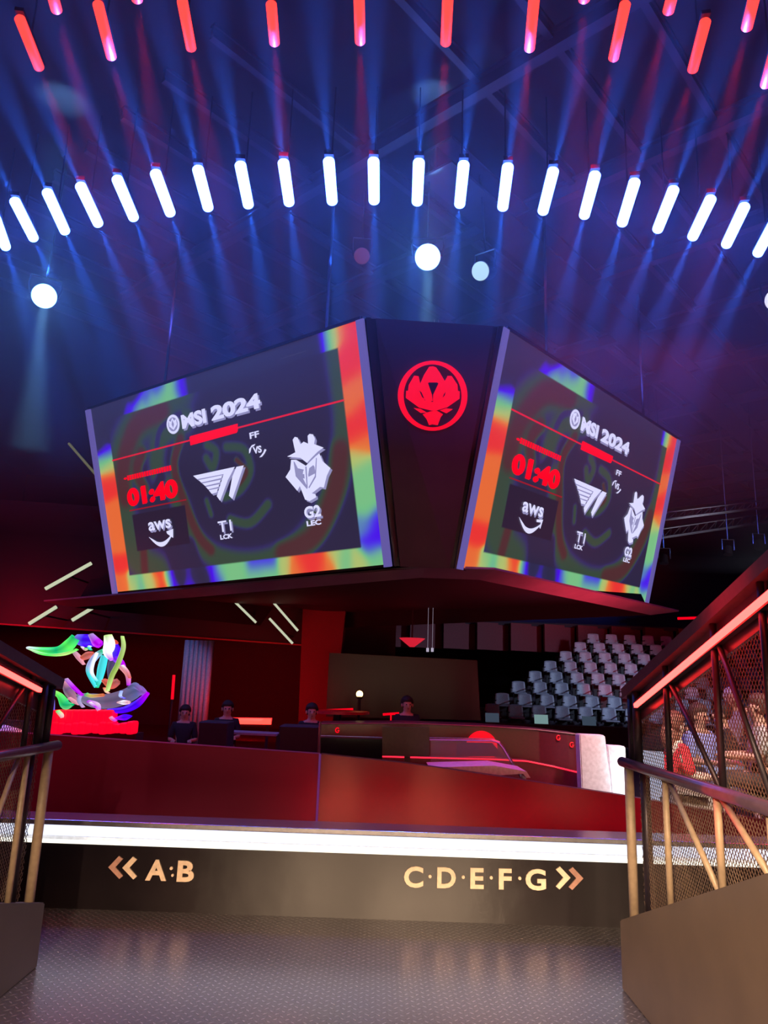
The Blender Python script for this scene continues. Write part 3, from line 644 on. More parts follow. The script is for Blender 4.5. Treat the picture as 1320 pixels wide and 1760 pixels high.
    pp('wing_logo', [(497, 552), (546, 542), (470, 765), (447, 745), (488, 612), (470, 616)], E_txt)
    dbl('team_name', [('T1', .473, .238, .523, .055, .01)], E_txt, E_txtd); words('team_caption', [('LCK', .475, .203, .522, .022, .04)], E_txt)
    # horned mask logo
    pp('mask_logo', [(872, 372), (886, 352), (905, 357), (888, 378), (892, 402), (925, 402), (945, 384), (975, 398), (995, 392), (1000, 372), (992, 352), (972, 345), (985, 332), (1008, 336), (1020, 365), (1015, 400), (1002, 422), (1078, 424), (1040, 450), (1000, 490), (968, 525), (925, 492), (835, 484), (890, 455), (905, 425), (880, 410)], E_txt, .026)
    pp('mask_logo', [(862, 505), (895, 505), (960, 545), (1025, 482), (1050, 462), (1072, 515), (1124, 560), (1100, 610), (1080, 690), (1055, 685), (1000, 728), (1025, 735), (1028, 755), (985, 780), (955, 770), (975, 745), (920, 680), (903, 712), (825, 620), (856, 570)], E_txt, .027)
    for pts in ([(880, 515), (888, 520), (905, 610), (975, 690), (970, 700), (895, 615)], [(958, 550), (968, 550), (975, 690), (968, 690)], [(1030, 490), (1036, 495), (1030, 620), (985, 695), (980, 688), (1022, 612)],
                [(905, 560), (950, 570), (945, 580), (918, 575), (925, 610), (945, 615), (942, 600), (952, 600), (955, 630), (920, 622)], [(985, 560), (1012, 540), (1020, 550), (990, 600), (1025, 585), (1025, 595), (980, 618), (978, 605), (1005, 560), (985, 572)]):
        q = [c2(*p) for p in pts]; poly('mask_logo_line', q, E_txtd, .036)
    dbl('team_name', [('G2', .778, .242, .830, .050, .035)], E_txt, E_txtd); words('team_caption', [('LEC', .781, .206, .827, .022, .04)], E_txt)
    words('match_caption', [('FF', .629, .640, .662, .028, .03), ('VS', .634, .570, .664, .030, .04)], E_txt)
    poly('match_caption', [(.619, .575), (.621, .595), (.632, .610), (.645, .612), (.640, .604), (.630, .600), (.624, .580)], E_txt); poly('match_caption', [(.680, .575), (.672, .560), (.662, .548), (.652, .548), (.660, .556), (.668, .566), (.674, .58)], E_txt)
    words('small_caption', [('\u2014', .762, .940, .846, .016, .0)], emis('faint_caption', (.07, .07, .12), 1))
for S in (SL, SR):
    face = display(S); screen_graphics(S, face) if False else None
    # display carries the graphics as sub-parts
    face['label'] = 'left video screen face' if S is SL else 'right video screen face'
    g_par = face
    screen_graphics(S, g_par)
    # cabinet behind
    bm = BM(); prism(bm, [S.m(-.012, -.012, -.01), S.m(1.012, -.012, -.01), S.m(1.012, 1.012, -.01), S.m(-.012, 1.012, -.01)], S.n*-.25); obj('screen_cabinet', bm, M_dark, cube)
    for u in (-.012, 1.008):
        bm = BM(); prism(bm, [S.m(u-.010, -.01, 0), S.m(u+.010, -.01, 0), S.m(u+.010, 1.0, 0), S.m(u-.010, 1.0, 0)], S.n*.05); obj('side_light', bm, E_violet, cube, False)
    bm = BM(); prism(bm, [S.m(-.01, 1.0, 0), S.m(1.01, 1.0, 0), S.m(1.01, 1.012, 0), S.m(-.01, 1.012, 0)], S.n*.04); obj('screen_edge', bm, M_steel, cube)
# corner panel between the screens
tl, tr, bl_, br_ = SL.m(1.022, 1.0), SR.m(-.022, 1.0), SL.m(1.022, -.01), SR.m(-.022, -.01)
cn = (tr-tl).cross(tl-bl_).normalized(); cn = -cn if cn.y > 0 else cn
def cm(u, v, d=0): a = tl.lerp(tr, u); b = bl_.lerp(br_, u); return b.lerp(a, v)+cn*d
bm = BM(); prism(bm, [cm(0, 0, -.02), cm(1, 0, -.02), cm(1, 1, -.02), cm(0, 1, -.02)], cn*-.3); obj('corner_backing', bm, M_black, cube)
bm = BM(); prism(bm, [cm(.10, 0, .0), cm(.90, 0, .0), cm(.93, 1, .0), cm(.07, 1, .0)], cn*.03); obj('corner_panel', bm, pbr('corner_sheet', (.055, .028, .035), .55, scale=2), cube)
for u0, u1 in ((.0, .035), (.965, 1.0)):
    bm = BM(); prism(bm, [cm(u0, 0, 0), cm(u1, 0, 0), cm(u1, 1, 0), cm(u0, 1, 0)], cn*.05); obj('corner_trim', bm, M_steel, cube)
p0 = cm(.5, .5, .035)
def onpl(px, py, d=.0):
    r_ = ray(px, py); q = p0+cn*d; return EYE+r_*((q-EYE).dot(cn)/r_.dot(cn))
c4 = lambda x, y, d=.0: onpl(670+x/8.8, 600+y/8.8, d)
emb = None
bm = BM(); N = 64
O = [[bm.verts.new(c4(650+(525 if k == 0 else 440 if k == 1 else 440)*math.cos(2*math.pi*i/N)*(1.0), 705+(530 if k == 0 else 478)*math.sin(2*math.pi*i/N), .03)) for i in range(N)] for k in (0, 1)]
for i in range(N): bm.faces.new((O[0][i], O[0][(i+1) % N], O[1][(i+1) % N], O[1][i]))
rr = bmesh.ops.extrude_face_region(bm, geom=bm.faces[:]); bmesh.ops.translate(bm, verts=[e for e in rr['geom'] if isinstance(e, bmesh.types.BMVert)], vec=cn*-.04)
emb = obj('round_emblem', bm, E_logo, cube)
EM = [[(600, 265), (650, 258), (700, 275), (760, 360), (870, 550), (850, 640), (800, 745), (700, 800), (650, 780), (700, 600), (725, 500), (650, 510), (580, 500), (640, 690), (650, 780), (600, 800), (525, 760), (440, 580), (520, 390)],
      [(370, 400), (435, 410), (425, 560), (520, 770), (650, 800), (790, 760), (870, 600), (875, 405), (935, 405), (1025, 540), (1030, 630), (1060, 640), (1055, 750), (870, 880), (700, 930), (640, 930), (450, 885), (245, 735), (250, 630), (280, 630), (290, 540)],
      [(365, 890), (470, 905), (560, 960), (470, 965)], [(955, 908), (850, 895), (760, 925), (860, 970)],
      [(500, 985), (560, 960), (680, 990), (620, 940), (700, 925), (805, 985), (770, 1030), (725, 1150), (660, 1140), (655, 1040), (640, 1140), (595, 1150), (560, 1060)]]
for i, pl in enumerate(EM):
    bm = BM(); prism(bm, [c4(*p, .03 + (.004 if i == 1 else 0)) for p in pl], cn*-.03); bmesh.ops.triangulate(bm, faces=[f for f in bm.faces if len(f.verts) > 4]); obj('emblem_shape', bm, E_logo, emb)
for pl in ([(590, 505), (715, 505), (735, 520), (655, 690), (650, 780), (640, 690), (580, 515)], [(450, 630), (480, 655), (520, 750), (490, 725)], [(845, 650), (820, 680), (800, 735), (830, 700)]):
    bm = BM(); prism(bm, [c4(*p, .048) for p in pl], cn*-.012); obj('emblem_gap', bm, M_dark, emb)
# cube roof and rear sides: close the volume
back_c = SL.TL + (SR.TR-SL.TR)*1.0
TLs, TRs = SL.TL, SR.TR; far_t = TLs + (TRs - (tl+tr)/2); far_b = SL.BL + (SR.BR-(bl_+br_)/2)
bm = BM(); ins = Vector((0, 0, 0))
v = [bm.verts.new(p+Vector((0, .35, 0))) for p in (SL.TL, tl, tr, SR.TR, far_t)]; v2 = [bm.verts.new(p+Vector((0, .35, 0))) for p in (SL.BL, bl_, br_, SR.BR, far_b)]
bm.faces.new(v); bm.faces.new(v2[::-1])
for i in (2, 3, 4): bm.faces.new((v[i], v[(i+1) % 5], v2[(i+1) % 5], v2[i])) if i != 2 else None
obj('cube_body', bm, M_dark, cube)
# canopy skirt under the screens
zt = 3.52
op = [onz(75, 1033, zt+.18), onz(735, 975, zt), onz(850, 979, zt), onz(1167, 1051, zt)]
op[0] = at(75, 1034, 17.5)
far = op[0]+(op[3]-op[2]); outer = op+[far]
cen = sum(outer, Vector())/5
def inset(q, f, dz): r_ = cen.lerp(q, f); r_.z = q.z+dz; return r_
bm = BM(); a = [bm.verts.new(q) for q in outer]; b = [bm.verts.new(inset(q, .90, -.12)) for q in outer]; t = [bm.verts.new(q+Vector((0, 0, .035))) for q in outer]; ti = [bm.verts.new(inset(q, .90, .04)) for q in outer]
for i in range(5):
    j = (i+1) % 5; bm.faces.new((a[i], a[j], b[j], b[i])); bm.faces.new((t[i], t[j], a[j], a[i])); bm.faces.new((ti[i], ti[j], t[j], t[i]))
obj('canopy_skirt', bm, pbr('skirt_sheet', (.26, .20, .24), .5, scale=2), cube)
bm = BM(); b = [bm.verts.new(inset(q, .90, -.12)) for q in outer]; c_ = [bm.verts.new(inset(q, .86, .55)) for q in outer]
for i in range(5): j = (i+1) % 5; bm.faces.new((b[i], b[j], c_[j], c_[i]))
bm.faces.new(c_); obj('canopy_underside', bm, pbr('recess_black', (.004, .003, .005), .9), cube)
# hangers
for q in (SL.TL.lerp(SL.TR, .3), SL.TL.lerp(SL.TR, .9), SR.TL.lerp(SR.TR, .2), SR.TL.lerp(SR.TR, .8)):
    q = q+Vector((0, .5, 0)); bm = BM(); tube(bm, [q, (q.x, q.y, 11.0)], .03, 8); obj('hanging_cable', bm, M_steel, cube)

# ---------------------------------------------------------------- overhead light bars
BLUE = [((-8, 375), (10, 425)), ((25, 345), (58, 410)), ((81, 330), (112, 398)), ((138, 319), (169, 385)), ((201, 307), (230, 375)), ((267, 297), (293, 367)), ((340, 290), (358, 358)), ((413, 283), (427, 353)),
        ((487, 279), (497, 349)), ((565, 276), (571, 347)), ((642, 276), (643, 346)), ((720, 278), (717, 348)), ((797, 282), (790, 352)), ((873, 286), (864, 357)), ((951, 293), (933, 364)), ((1023, 300), (1004, 371)),
        ((1091, 312), (1069, 384)), ((1158, 325), (1130, 395)), ((1222, 341), (1190, 408)), ((1280, 354), (1248, 421)), ((1335, 375), (1302, 436))]
RED = [((33, 30), (68, 118)), ((168, 5), (192, 100)), ((313, 0), (329, 85)), ((466, 5), (472, 76)), ((617, -10), (619, 74)), ((770, -8), (766, 76)), ((918, -2), (910, 86)), ((1075, 5), (1054, 102)), ((1213, 35), (1190, 122)), ((1335, 75), (1315, 148)),
       ((80, -45), (98, 20)), ((228, -60), (236, 2)), ((1008, -60), (1004, 2)), ((1165, -45), (1148, 22)), ((1300, -20), (1283, 50))]
ZR = 9.0
def light_bar(p, q, r, em, label, group, cat='light bar'):
    root = empty('ceiling_light_bar', (p+q)/2, label, cat, group); d = (q-p).normalized()
    bm = BM(); tube(bm, [p, p+d*.02, q-d*.02, q], [r*.7, r, r, r*.7], 16); obj('tube', bm, em, root, True)
    bm = BM(); bar(bm, p+Vector((0, 0, r*1.3))-d*.04, q+Vector((0, 0, r*1.3))+d*.04, r*1.6, r*.8); obj('housing', bm, M_steel, root)
    m_ = (p+q)/2; bm = BM(); tube(bm, [m_+Vector((0, 0, r)), m_+Vector((0, 0, 1.7))], .012, 6); obj('suspension_rod', bm, M_steel, root)
    return root
def ordinal(i, n, what):
    names = ['first', 'second', 'third', 'fourth', 'fifth', 'sixth', 'seventh', 'eighth', 'ninth', 'tenth', 'eleventh']
    if i < (n+1)//2: return f'{names[i]} {what} counted from the left edge'
    return f'{names[n-1-i]} {what} counted from the right edge'
for i, (p, q) in enumerate(BLUE):
    p, q = onz(*p, ZR), onz(*q, ZR); d = (q-p).normalized()
    light_bar(p, q, .085, E_blue, ordinal(i, len(BLUE), 'blue-white ceiling light bar in the curved row'), 'blue-white ceiling light bars')
    lamp('bar_streak', 'SPOT', q+d*.05, q+d*3+Vector((0, 0, -.2)), 9500, (.02, .13, 1), .03, 12, 1)  # spots added at the tube ends to draw the streaks in the haze
    lamp('bar_streak', 'SPOT', p-d*.05, p-d*3+Vector((0, 0, .1)), 8000, (.02, .13, 1), .03, 12, 1)
for i, (p, q) in enumerate(RED):
    p, q = onz(*p, ZR), onz(*q, ZR); d = (q-p).normalized()
    if i < 10: lab = ordinal(i, 10, 'red ceiling light bar in the long upper row')
    else: lab = ['red ceiling light bar cut by the top edge, leftmost of all such', 'barely visible red light bar at the top edge, left part', 'barely visible red light bar at the top edge, right part', 'red ceiling light bar at the top edge between the eighth and ninth of the row', 'red ceiling light bar in the top right corner'][i-10]
    light_bar(p, q, .062, E_redtube, lab, 'red ceiling light bars')
    lamp('bar_streak', 'SPOT', q+d*.05, q+d*3, 2600, (1, .01, .03), .04, 12, 1)  # added spot draws the faint red streak beyond the bar
# round spotlights
def spotlight(px, py, Y, r, em, label, aim=None):
    c = at(px, py, Y); root = empty('spotlight', c, label, 'spotlight'); f = ((aim or EYE)-c).normalized()
    bm = BM(); tube(bm, [c, c+f*.02], r, 32); obj('lens', bm, em, root)
    bm = BM(); tube(bm, [c-f*.5, c-f*.35, c-f*.005], [r*.6, r*1.05, r*1.06], 24); obj('housing', bm, M_steel, root)
    s = f.cross(Vector((0, 0, 1))).normalized(); bm = BM()
    tube(bm, [c-f*.2+s*r*1.1, c-f*.2+s*r*1.3+Vector((0, 0, .2)), c-f*.2+s*r*1.2+Vector((0, 0, .38)), c-f*.2-s*r*1.2+Vector((0, 0, .38)), c-f*.2-s*r*1.3+Vector((0, 0, .2)), c-f*.2-s*r*1.1], .02, 6); obj('yoke', bm, M_steel, root)
    bm = BM(); tube(bm, [c-f*.2+Vector((0, 0, .38)), Vector((c.x, c.y+.1, 11.2))], .02, 6); obj('suspension_rod', bm, M_steel, root); return c, f
c, f = spotlight(735, 442, 12.0, .225, E_spot, 'round white spotlight shining straight ahead above the emblem panel')
lamp('spot_streak', 'SPOT', c+Vector((0, -.1, 0))+f*.1, c+Vector((0, -.3, -3)), 7000, (.20, .55, 1), .08, 16, 1); lamp('spot_streak', 'SPOT', c+f*.1, c+Vector((0, -.3, 3)), 7000, (.15, .5, 1), .08, 16, 1)  # upright spots added to draw the flare streaks above and below the lens
lamp('spot_halo', 'POINT', c+f*.3, None, 160, (.12, .38, 1), .1)
c, f = spotlight(76, 509, 12.5, .215, E_spot, 'round white spotlight at the left, above the left screen')
lamp('spot_streak', 'SPOT', c+f*.1, c+Vector((.3, -.3, -3)), 7000, (.2, .55, 1), .08, 16, 1); lamp('spot_streak', 'SPOT', c+f*.1, c+Vector((0, -.3, 3)), 7000, (.15, .5, 1), .08, 16, 1)  # the same added streak spots for the left lens
lamp('spot_halo', 'POINT', c+f*.3, None, 160, (.12, .38, 1), .1)
spotlight(826, 466, 12.4, .17, emis('dim_lens', (.45, .65, .65), 1.1), 'dim moving-head lamp seen side-on right of the central spotlight', EYE+Vector((-6, 2, 0)))
spotlight(1335, 515, 12.4, .2, emis('dim_lens2', (.6, .6, .8), 1.5), 'pale spotlight cut by the right edge below the blue bars')
spotlight(622, 440, 13, .15, emis('ember_lens', (.10, .01, .02), 1), 'switched-off lamp with dull red lens left of the central spotlight')

# ---------------------------------------------------------------- haze in the air under the roof
hz, n_, l_ = nt('stage_haze'); n_.remove(n_['Principled BSDF']); vs_n = n_.new('ShaderNodeVolumeScatter'); vs_n.inputs['Density'].default_value = .026
vs_n.inputs['Anisotropy'].default_value = .0; l_.new(vs_n.outputs[0], n_['Material Output'].inputs['Volume'])
bm = BM(); box(bm, (0, 13.5, 8.3), (30, 19, 6.0)); o = obj('stage_haze', bm, hz); tag(o, 'thin blue-lit haze floating under the roof around the light bars', 'haze', kind='stuff')

# ---------------------------------------------------------------- far seating, balcony, trusses
def make_seat():
    r = empty('stadium_seat', (0, 0, 0), 'grey plastic stadium seat', 'seat', 'empty grey seats')
    bm = BM(); nx, nz = 8, 6; g = []
    for j in range(nz+1):
        row = []
        for i in range(nx+1):
            u = i/nx*2-1; v_ = j/nz; wd = .25*(1-.12*v_) ; x = u*wd; z = .42+.40*v_-.03*abs(u)**3*(v_ > .9); y = .05*v_+.05*(1-abs(u)**2) ; row.append(bm.verts.new((x, y+.2, z)))
        g.append(row)
    for j in range(nz):
        for i in range(nx): bm.faces.new((g[j][i], g[j][i+1], g[j+1][i+1], g[j+1][i]))
    o = obj('backrest', bm, M_seat, r, True); o.modifiers.new('s', 'SOLIDIFY').thickness = .03
    bm = BM(); box(bm, (0, .02, .42), (.44, .40, .05), None, .02); obj('seat_pan', bm, M_seat, r)
    bm = BM(); box(bm, (0, .25, .2), (.3, .05, .4)); obj('support', bm, M_seatd, r)
    for s in (-1, 1):
        bm = BM(); box(bm, (s*.255, .05, .58), (.04, .34, .03), None, .01); box(bm, (s*.255, .2, .45), (.04, .04, .25)); obj('armrest', bm, M_seatd, r)
    return r
seat0 = make_seat(); first = True
rowstart = [848, 865, 893, 922, 948, 975, 1000, 1022]; rowy = [1221, 1202, 1181, 1163, 1145, 1128, 1112, 1097]
rn = ['bottom', 'second', 'third', 'fourth', 'fifth', 'sixth', 'seventh', 'top']
cnt = ['first', 'second', 'third', 'fourth', 'fifth', 'sixth', 'seventh', 'eighth', 'ninth', 'tenth', 'eleventh', 'twelfth', 'thirteenth', 'fourteenth']
sp_x = .735
for j in range(8):
    Y = 24+.85*j; c = at(rowstart[j], rowy[j], Y); zf = c.z-.62
    n = 14 - j//2
    bm = BM(); box(bm, (c.x+n*sp_x/2-.1, Y+.35, zf/2-.05), (n*sp_x+.6, .84, max(.1, zf+.1))); tag(obj('seating_tier', bm, M_concrete), f'concrete step carrying the {rn[j]} row of grey seats', 'tier')
    for i in range(n):
        s = seat0 if first else copy_tree(seat0); first = False
        s.location = (c.x+i*sp_x+.0, Y, zf); s['label'] = f'grey plastic seat, {cnt[i]} from the stairs in the {rn[j]} visible row'
for j in range(10):  # aisle steps left of the seats
    if j > 7: continue
    Y = 24+.85*j; c = at(rowstart[j], rowy[j], Y); zf = c.z-.72; bm = BM(); box(bm, (c.x-.95, Y+.35, zf/2-.05), (.9, .84, max(.1, zf+.1))); tag(obj('aisle_step', bm, M_concrete), f'dark stair step beside the grey seats, {cnt[j]} from the bottom', 'step', 'aisle steps')
# press desk before the seats with small lit laptops
a, b = at(700, 1243, 20.5), at(1075, 1243, 20.5); bm = BM(); box(bm, ((a.x+b.x)/2, 20.5, .45), (b.x-a.x, .6, .5)); tag(obj('press_desk', bm, M_dark), 'long dark press desk in front of the grey seats', 'desk')
def laptop(px, py, Y, lit, label, group):
    c = at(px, py, Y); c.z = max(c.z, .7); root = empty('laptop', (c.x, Y, .70), label, 'laptop', group); bm = BM(); box(bm, (c.x, Y-.12, .71), (.36, .24, .02)); obj('keyboard', bm, M_steel, root)
    bm = BM(); box(bm, (c.x, Y, .83), (.36, .02, .24), Matrix.Rotation(R(-12), 3, 'X')); obj('lid', bm, lit, root)
EL = emis('laptop_lit', (.20, .34, .34), .8); ELd = emis('laptop_dim', (.05, .08, .12), .7)
for x, m_, lab in ((846, ELd, 'dim laptop at the left of the press desk'), (930, EL, 'brightest lit laptop on the press desk'), (1012, ELd, 'laptop on the press desk right of the brightest one')): laptop(x, 1222, 20.4, m_, lab, 'laptops on the press desk')
# balcony fascia
r = empty('balcony', at(900, 1085, 32).xy.to_3d()+Vector((0, 0, 3.5)), 'red-lit balcony fascia of angled boards above the far seats', 'balcony')
A, B = at(590, 1082, 32), at(1500, 1082, 32); n = 16
for i in range(n):
    p, q = A.lerp(B, i/n), A.lerp(B, (i+1)/n); bm = BM(); prism(bm, [(p.x, 31.6, 3.15), (q.x, 32.2, 3.15), (q.x, 32.2, 4.3), (p.x, 31.6, 4.3)], (0, .3, 0)); obj('fascia_board', bm, pbr('fascia_red', (.22, .03, .05), .6), r)
bm = BM(); bar(bm, at(1165, 1063, 31.2), at(1330, 1058, 31.2), .08, .10); obj('led_strip', bm, E_logo, r)
bm = BM(); box(bm, (6.5, 35, 4.3), (26, 6, .15)); obj('balcony_slab', bm, M_concrete, r)
# lighting truss on the right
def truss(a, b, label, s=.3):
    a, b = Vector(a), Vector(b); r = empty('lighting_truss', (a+b)/2, label, 'truss'); up = Vector((0, 0, s)); yy = Vector((0, s, 0))
    for o_ in (Vector(), up, yy):
        bm = BM(); tube(bm, [a+o_, b+o_], .03, 8); obj('chord', bm, M_chrome, r)
    n = 14; bm = BM()
    for i in range(n):
        p, q = a.lerp(b, i/n), a.lerp(b, (i+1)/n); tube(bm, [p, q+up], .015, 6); tube(bm, [q+up, q+yy], .015, 6)
    obj('bracing', bm, M_chrome, r)
    for e in (a, b):
        bm = BM(); tube(bm, [e, (e.x, e.y, 12.19)], .015, 6); obj('suspension_rod', bm, M_steel, r)
truss(at(1135, 893, 24), at(1340, 868, 24), 'bright aluminium lighting truss right of the screen cube, upper one', .22)
truss(at(1125, 925, 25), at(1340, 893, 25), 'aluminium lighting truss right of the screen cube, lower one', .28)
def hang_lamp(px, py, Y, label):
    c = at(px, py, Y); r = empty('stage_lamp', c, label, 'stage lamp'); bm = BM(); tube(bm, [c+Vector((0, 0, .12)), c+Vector((-.05, -.05, -.18))], [.10, .15], 14); obj('lamp_head', bm, M_steel, r)
    bm = BM(); s = .2; tube(bm, [c+Vector((-s, 0, 0)), c+Vector((-s, 0, .35)), c+Vector((s, 0, .35)), c+Vector((s, 0, 0))], .02, 6); tube(bm, [c+Vector((0, 0, .35)), Vector((c.x, c.y, 12.19))], .02, 6); obj('yoke', bm, M_chrome, r)
for x, y, lab in ((1142, 960, 'stage lamp hanging from the lower truss nearest the screen cube'), (1252, 945, 'stage lamp on a U bracket, middle one under the lower truss'), (1305, 935, 'stage lamp on a U bracket nearest the right edge')): hang_lamp(x, y, 24.6, lab)
lamp('truss_light', 'SPOT', (13, 17.5, 5.0), (11, 24.5, 6.2), 700, (.8, .8, 1), .2, 30, .7)
# long dark sloped soffit and wall behind truss
bm = BM(); box(bm, (11, 38.8, 6.5), (20, .3, 4.4)); tag(obj('upper_tier_wall', bm, pbr('upper_wall', (.05, .02, .028), .8)), 'dark upper tier wall behind the hanging stage lamps on the right', 'wall')

# ---------------------------------------------------------------- passage side walls and railings
def side(sx, C0, slope_top, ztop0, railz, upz0, upslope, ynear, label, panel_mat, posts, diags, led):
    """one passage side: sloped parapet, handrail at railz, truss guard rising with the tier"""
    x = C0[0]; y0 = C0[1]
    r = empty('parapet', (x, y0, 0), label[0], 'parapet')
    yn = ynear; out = .5*sx
    zt_ = lambda y: ztop0+slope_top*(y0-y)
    bm = BM(); prism(bm, [(x, y0, 0), (x, yn, 0), (x, yn, zt_(yn)), (x, y0, zt_(y0))], (.14*sx, 0, 0)); bmesh.ops.bevel(bm, geom=bm.edges[:], offset=.006, segments=2, affect='EDGES'); obj('side_sheet', bm, panel_mat, r)
    xr = x+.07*sx
    g = empty('guard_railing', (xr, y0, zt_(y0)), label[1], 'railing')
    bm = BM(); tube(bm, [(xr-.02*sx, y0+.02, railz-.0), (xr-.02*sx, y0-.35, railz), (xr-.02*sx, yn, railz)], .028, 14); obj('handrail', bm, M_hand, g, True)
    up = lambda y: upz0+upslope*(y0-y)
    bm = BM(); bar(bm, (xr+.03*sx, y0+.03, up(y0+.03)), (xr+.03*sx, yn, up(yn)), .07, .06); bar(bm, (xr+.06*sx, y0, up(y0)-.10), (xr+.06*sx, yn, up(yn)-.10), .02, .18); obj('top_rail', bm, M_hand, g)
    for k, y in enumerate(posts):
        w_ = .045 if k < 2 else .028
        bm = BM(); xx = xr if k != 1 else xr+.06*sx
        tube(bm, [(xx, y, zt_(y)-.01), (xx, y, railz)], w_*.6, 12); obj('post', bm, M_post_lit if k != 1 else M_steel, g, True)  # below the handrail: warm lamp light put into the post colour
        bm = BM(); tube(bm, [(xr+.03*sx, y, railz), (xr+.03*sx, y, up(y)-.03)], w_*.55, 10); obj('upper_post', bm, M_steel, g, True)  # above it the unlit look is put into the dark colour
    for ya, yb in diags:
        bm = BM(); tube(bm, [(xr, ya, railz-.02), (xr, yb, zt_(yb)-.01)], .014, 10); obj('diagonal_brace', bm, M_post_lit, g, True)
        bm = BM(); tube(bm, [(xr+.03*sx, ya, up(ya)-.12), (xr+.03*sx, yb, railz)], .012, 10); obj('upper_brace', bm, M_steel, g, True)
    # LED line under the top rail
    bm = BM(); bar(bm, (xr-.0, led[0], up(led[0])-led[2]), (xr-.0, led[1], up(led[1])-led[2]), .02, .022); obj('led_strip', bm, E_red, g)
    bm = BM(); bar(bm, (xr+.025*sx, led[0]+.05, up(led[0])-led[2]), (xr+.025*sx, led[1], up(led[1])-led[2]), .03, .05); obj('led_channel', bm, M_steel, g)
    # woven mesh infill: one part
    bm = BM(); P_ = .027; xm = xr+.055*sx
    ya, yb = y0-.05, yn
    def clip(y_a, z_a, dy, dz):
        pts = []; y, z = y_a, z_a; L = 4.0; N = 200; inside = []
        for i in range(N+1):
            yy, zz = y_a+dy*L*i/N, z_a+dz*L*i/N
            if yb <= yy <= ya and zt_(yy) <= zz <= up(yy)-.04: inside.append((yy, zz))
        return (inside[0], inside[-1]) if len(inside) > 2 else None
    k = 0
    for s in (1, -1):
        yy = ya+3
        while yy > yb-3:
            c_ = clip(yy, 0.0, -.6*s, .8)
            if c_: bar(bm, (xm, *c_[0]), (xm, *c_[1]), .0026, .0026, Vector((1, 0, 0)))
            yy -= P_
    obj('mesh_infill', bm, M_meshl, g)
    return r, g
M_meshl = pbr('wire_mesh', (.20, .14, .10), .5, .3)
side(1, (1.41, 4.6), .37, .35, 1.20, 1.60, .29, 1.9, ('bronze sheet-metal parapet rising toward the right edge', 'right guard railing with mesh infill, warm-lit posts and red LED line'), M_bronze,
     [4.56, 4.47, 4.0, 3.40, 2.95, 2.45], [(3.95, 3.42), (3.36, 2.97), (2.9, 2.5)], (4.40, 1.95, .13))
side(-1, (-1.84, 4.62), .25, .33, 1.18, 1.54, .22, 2.6, ('grey sheet-metal parapet at the lower left edge', 'left guard railing with mesh infill, warm-lit posts and red LED line'), M_grey,
     [4.57, 4.47, 4.30, 3.8], [(4.2, 3.85)], (4.35, 2.7, .10))
lamp('railing_glow', 'AREA', (1.40, 3.3, 1.75), (2.2, 3.2, 1.75), 2, (1, .01, .02), .3, 170, size_y=1.5)

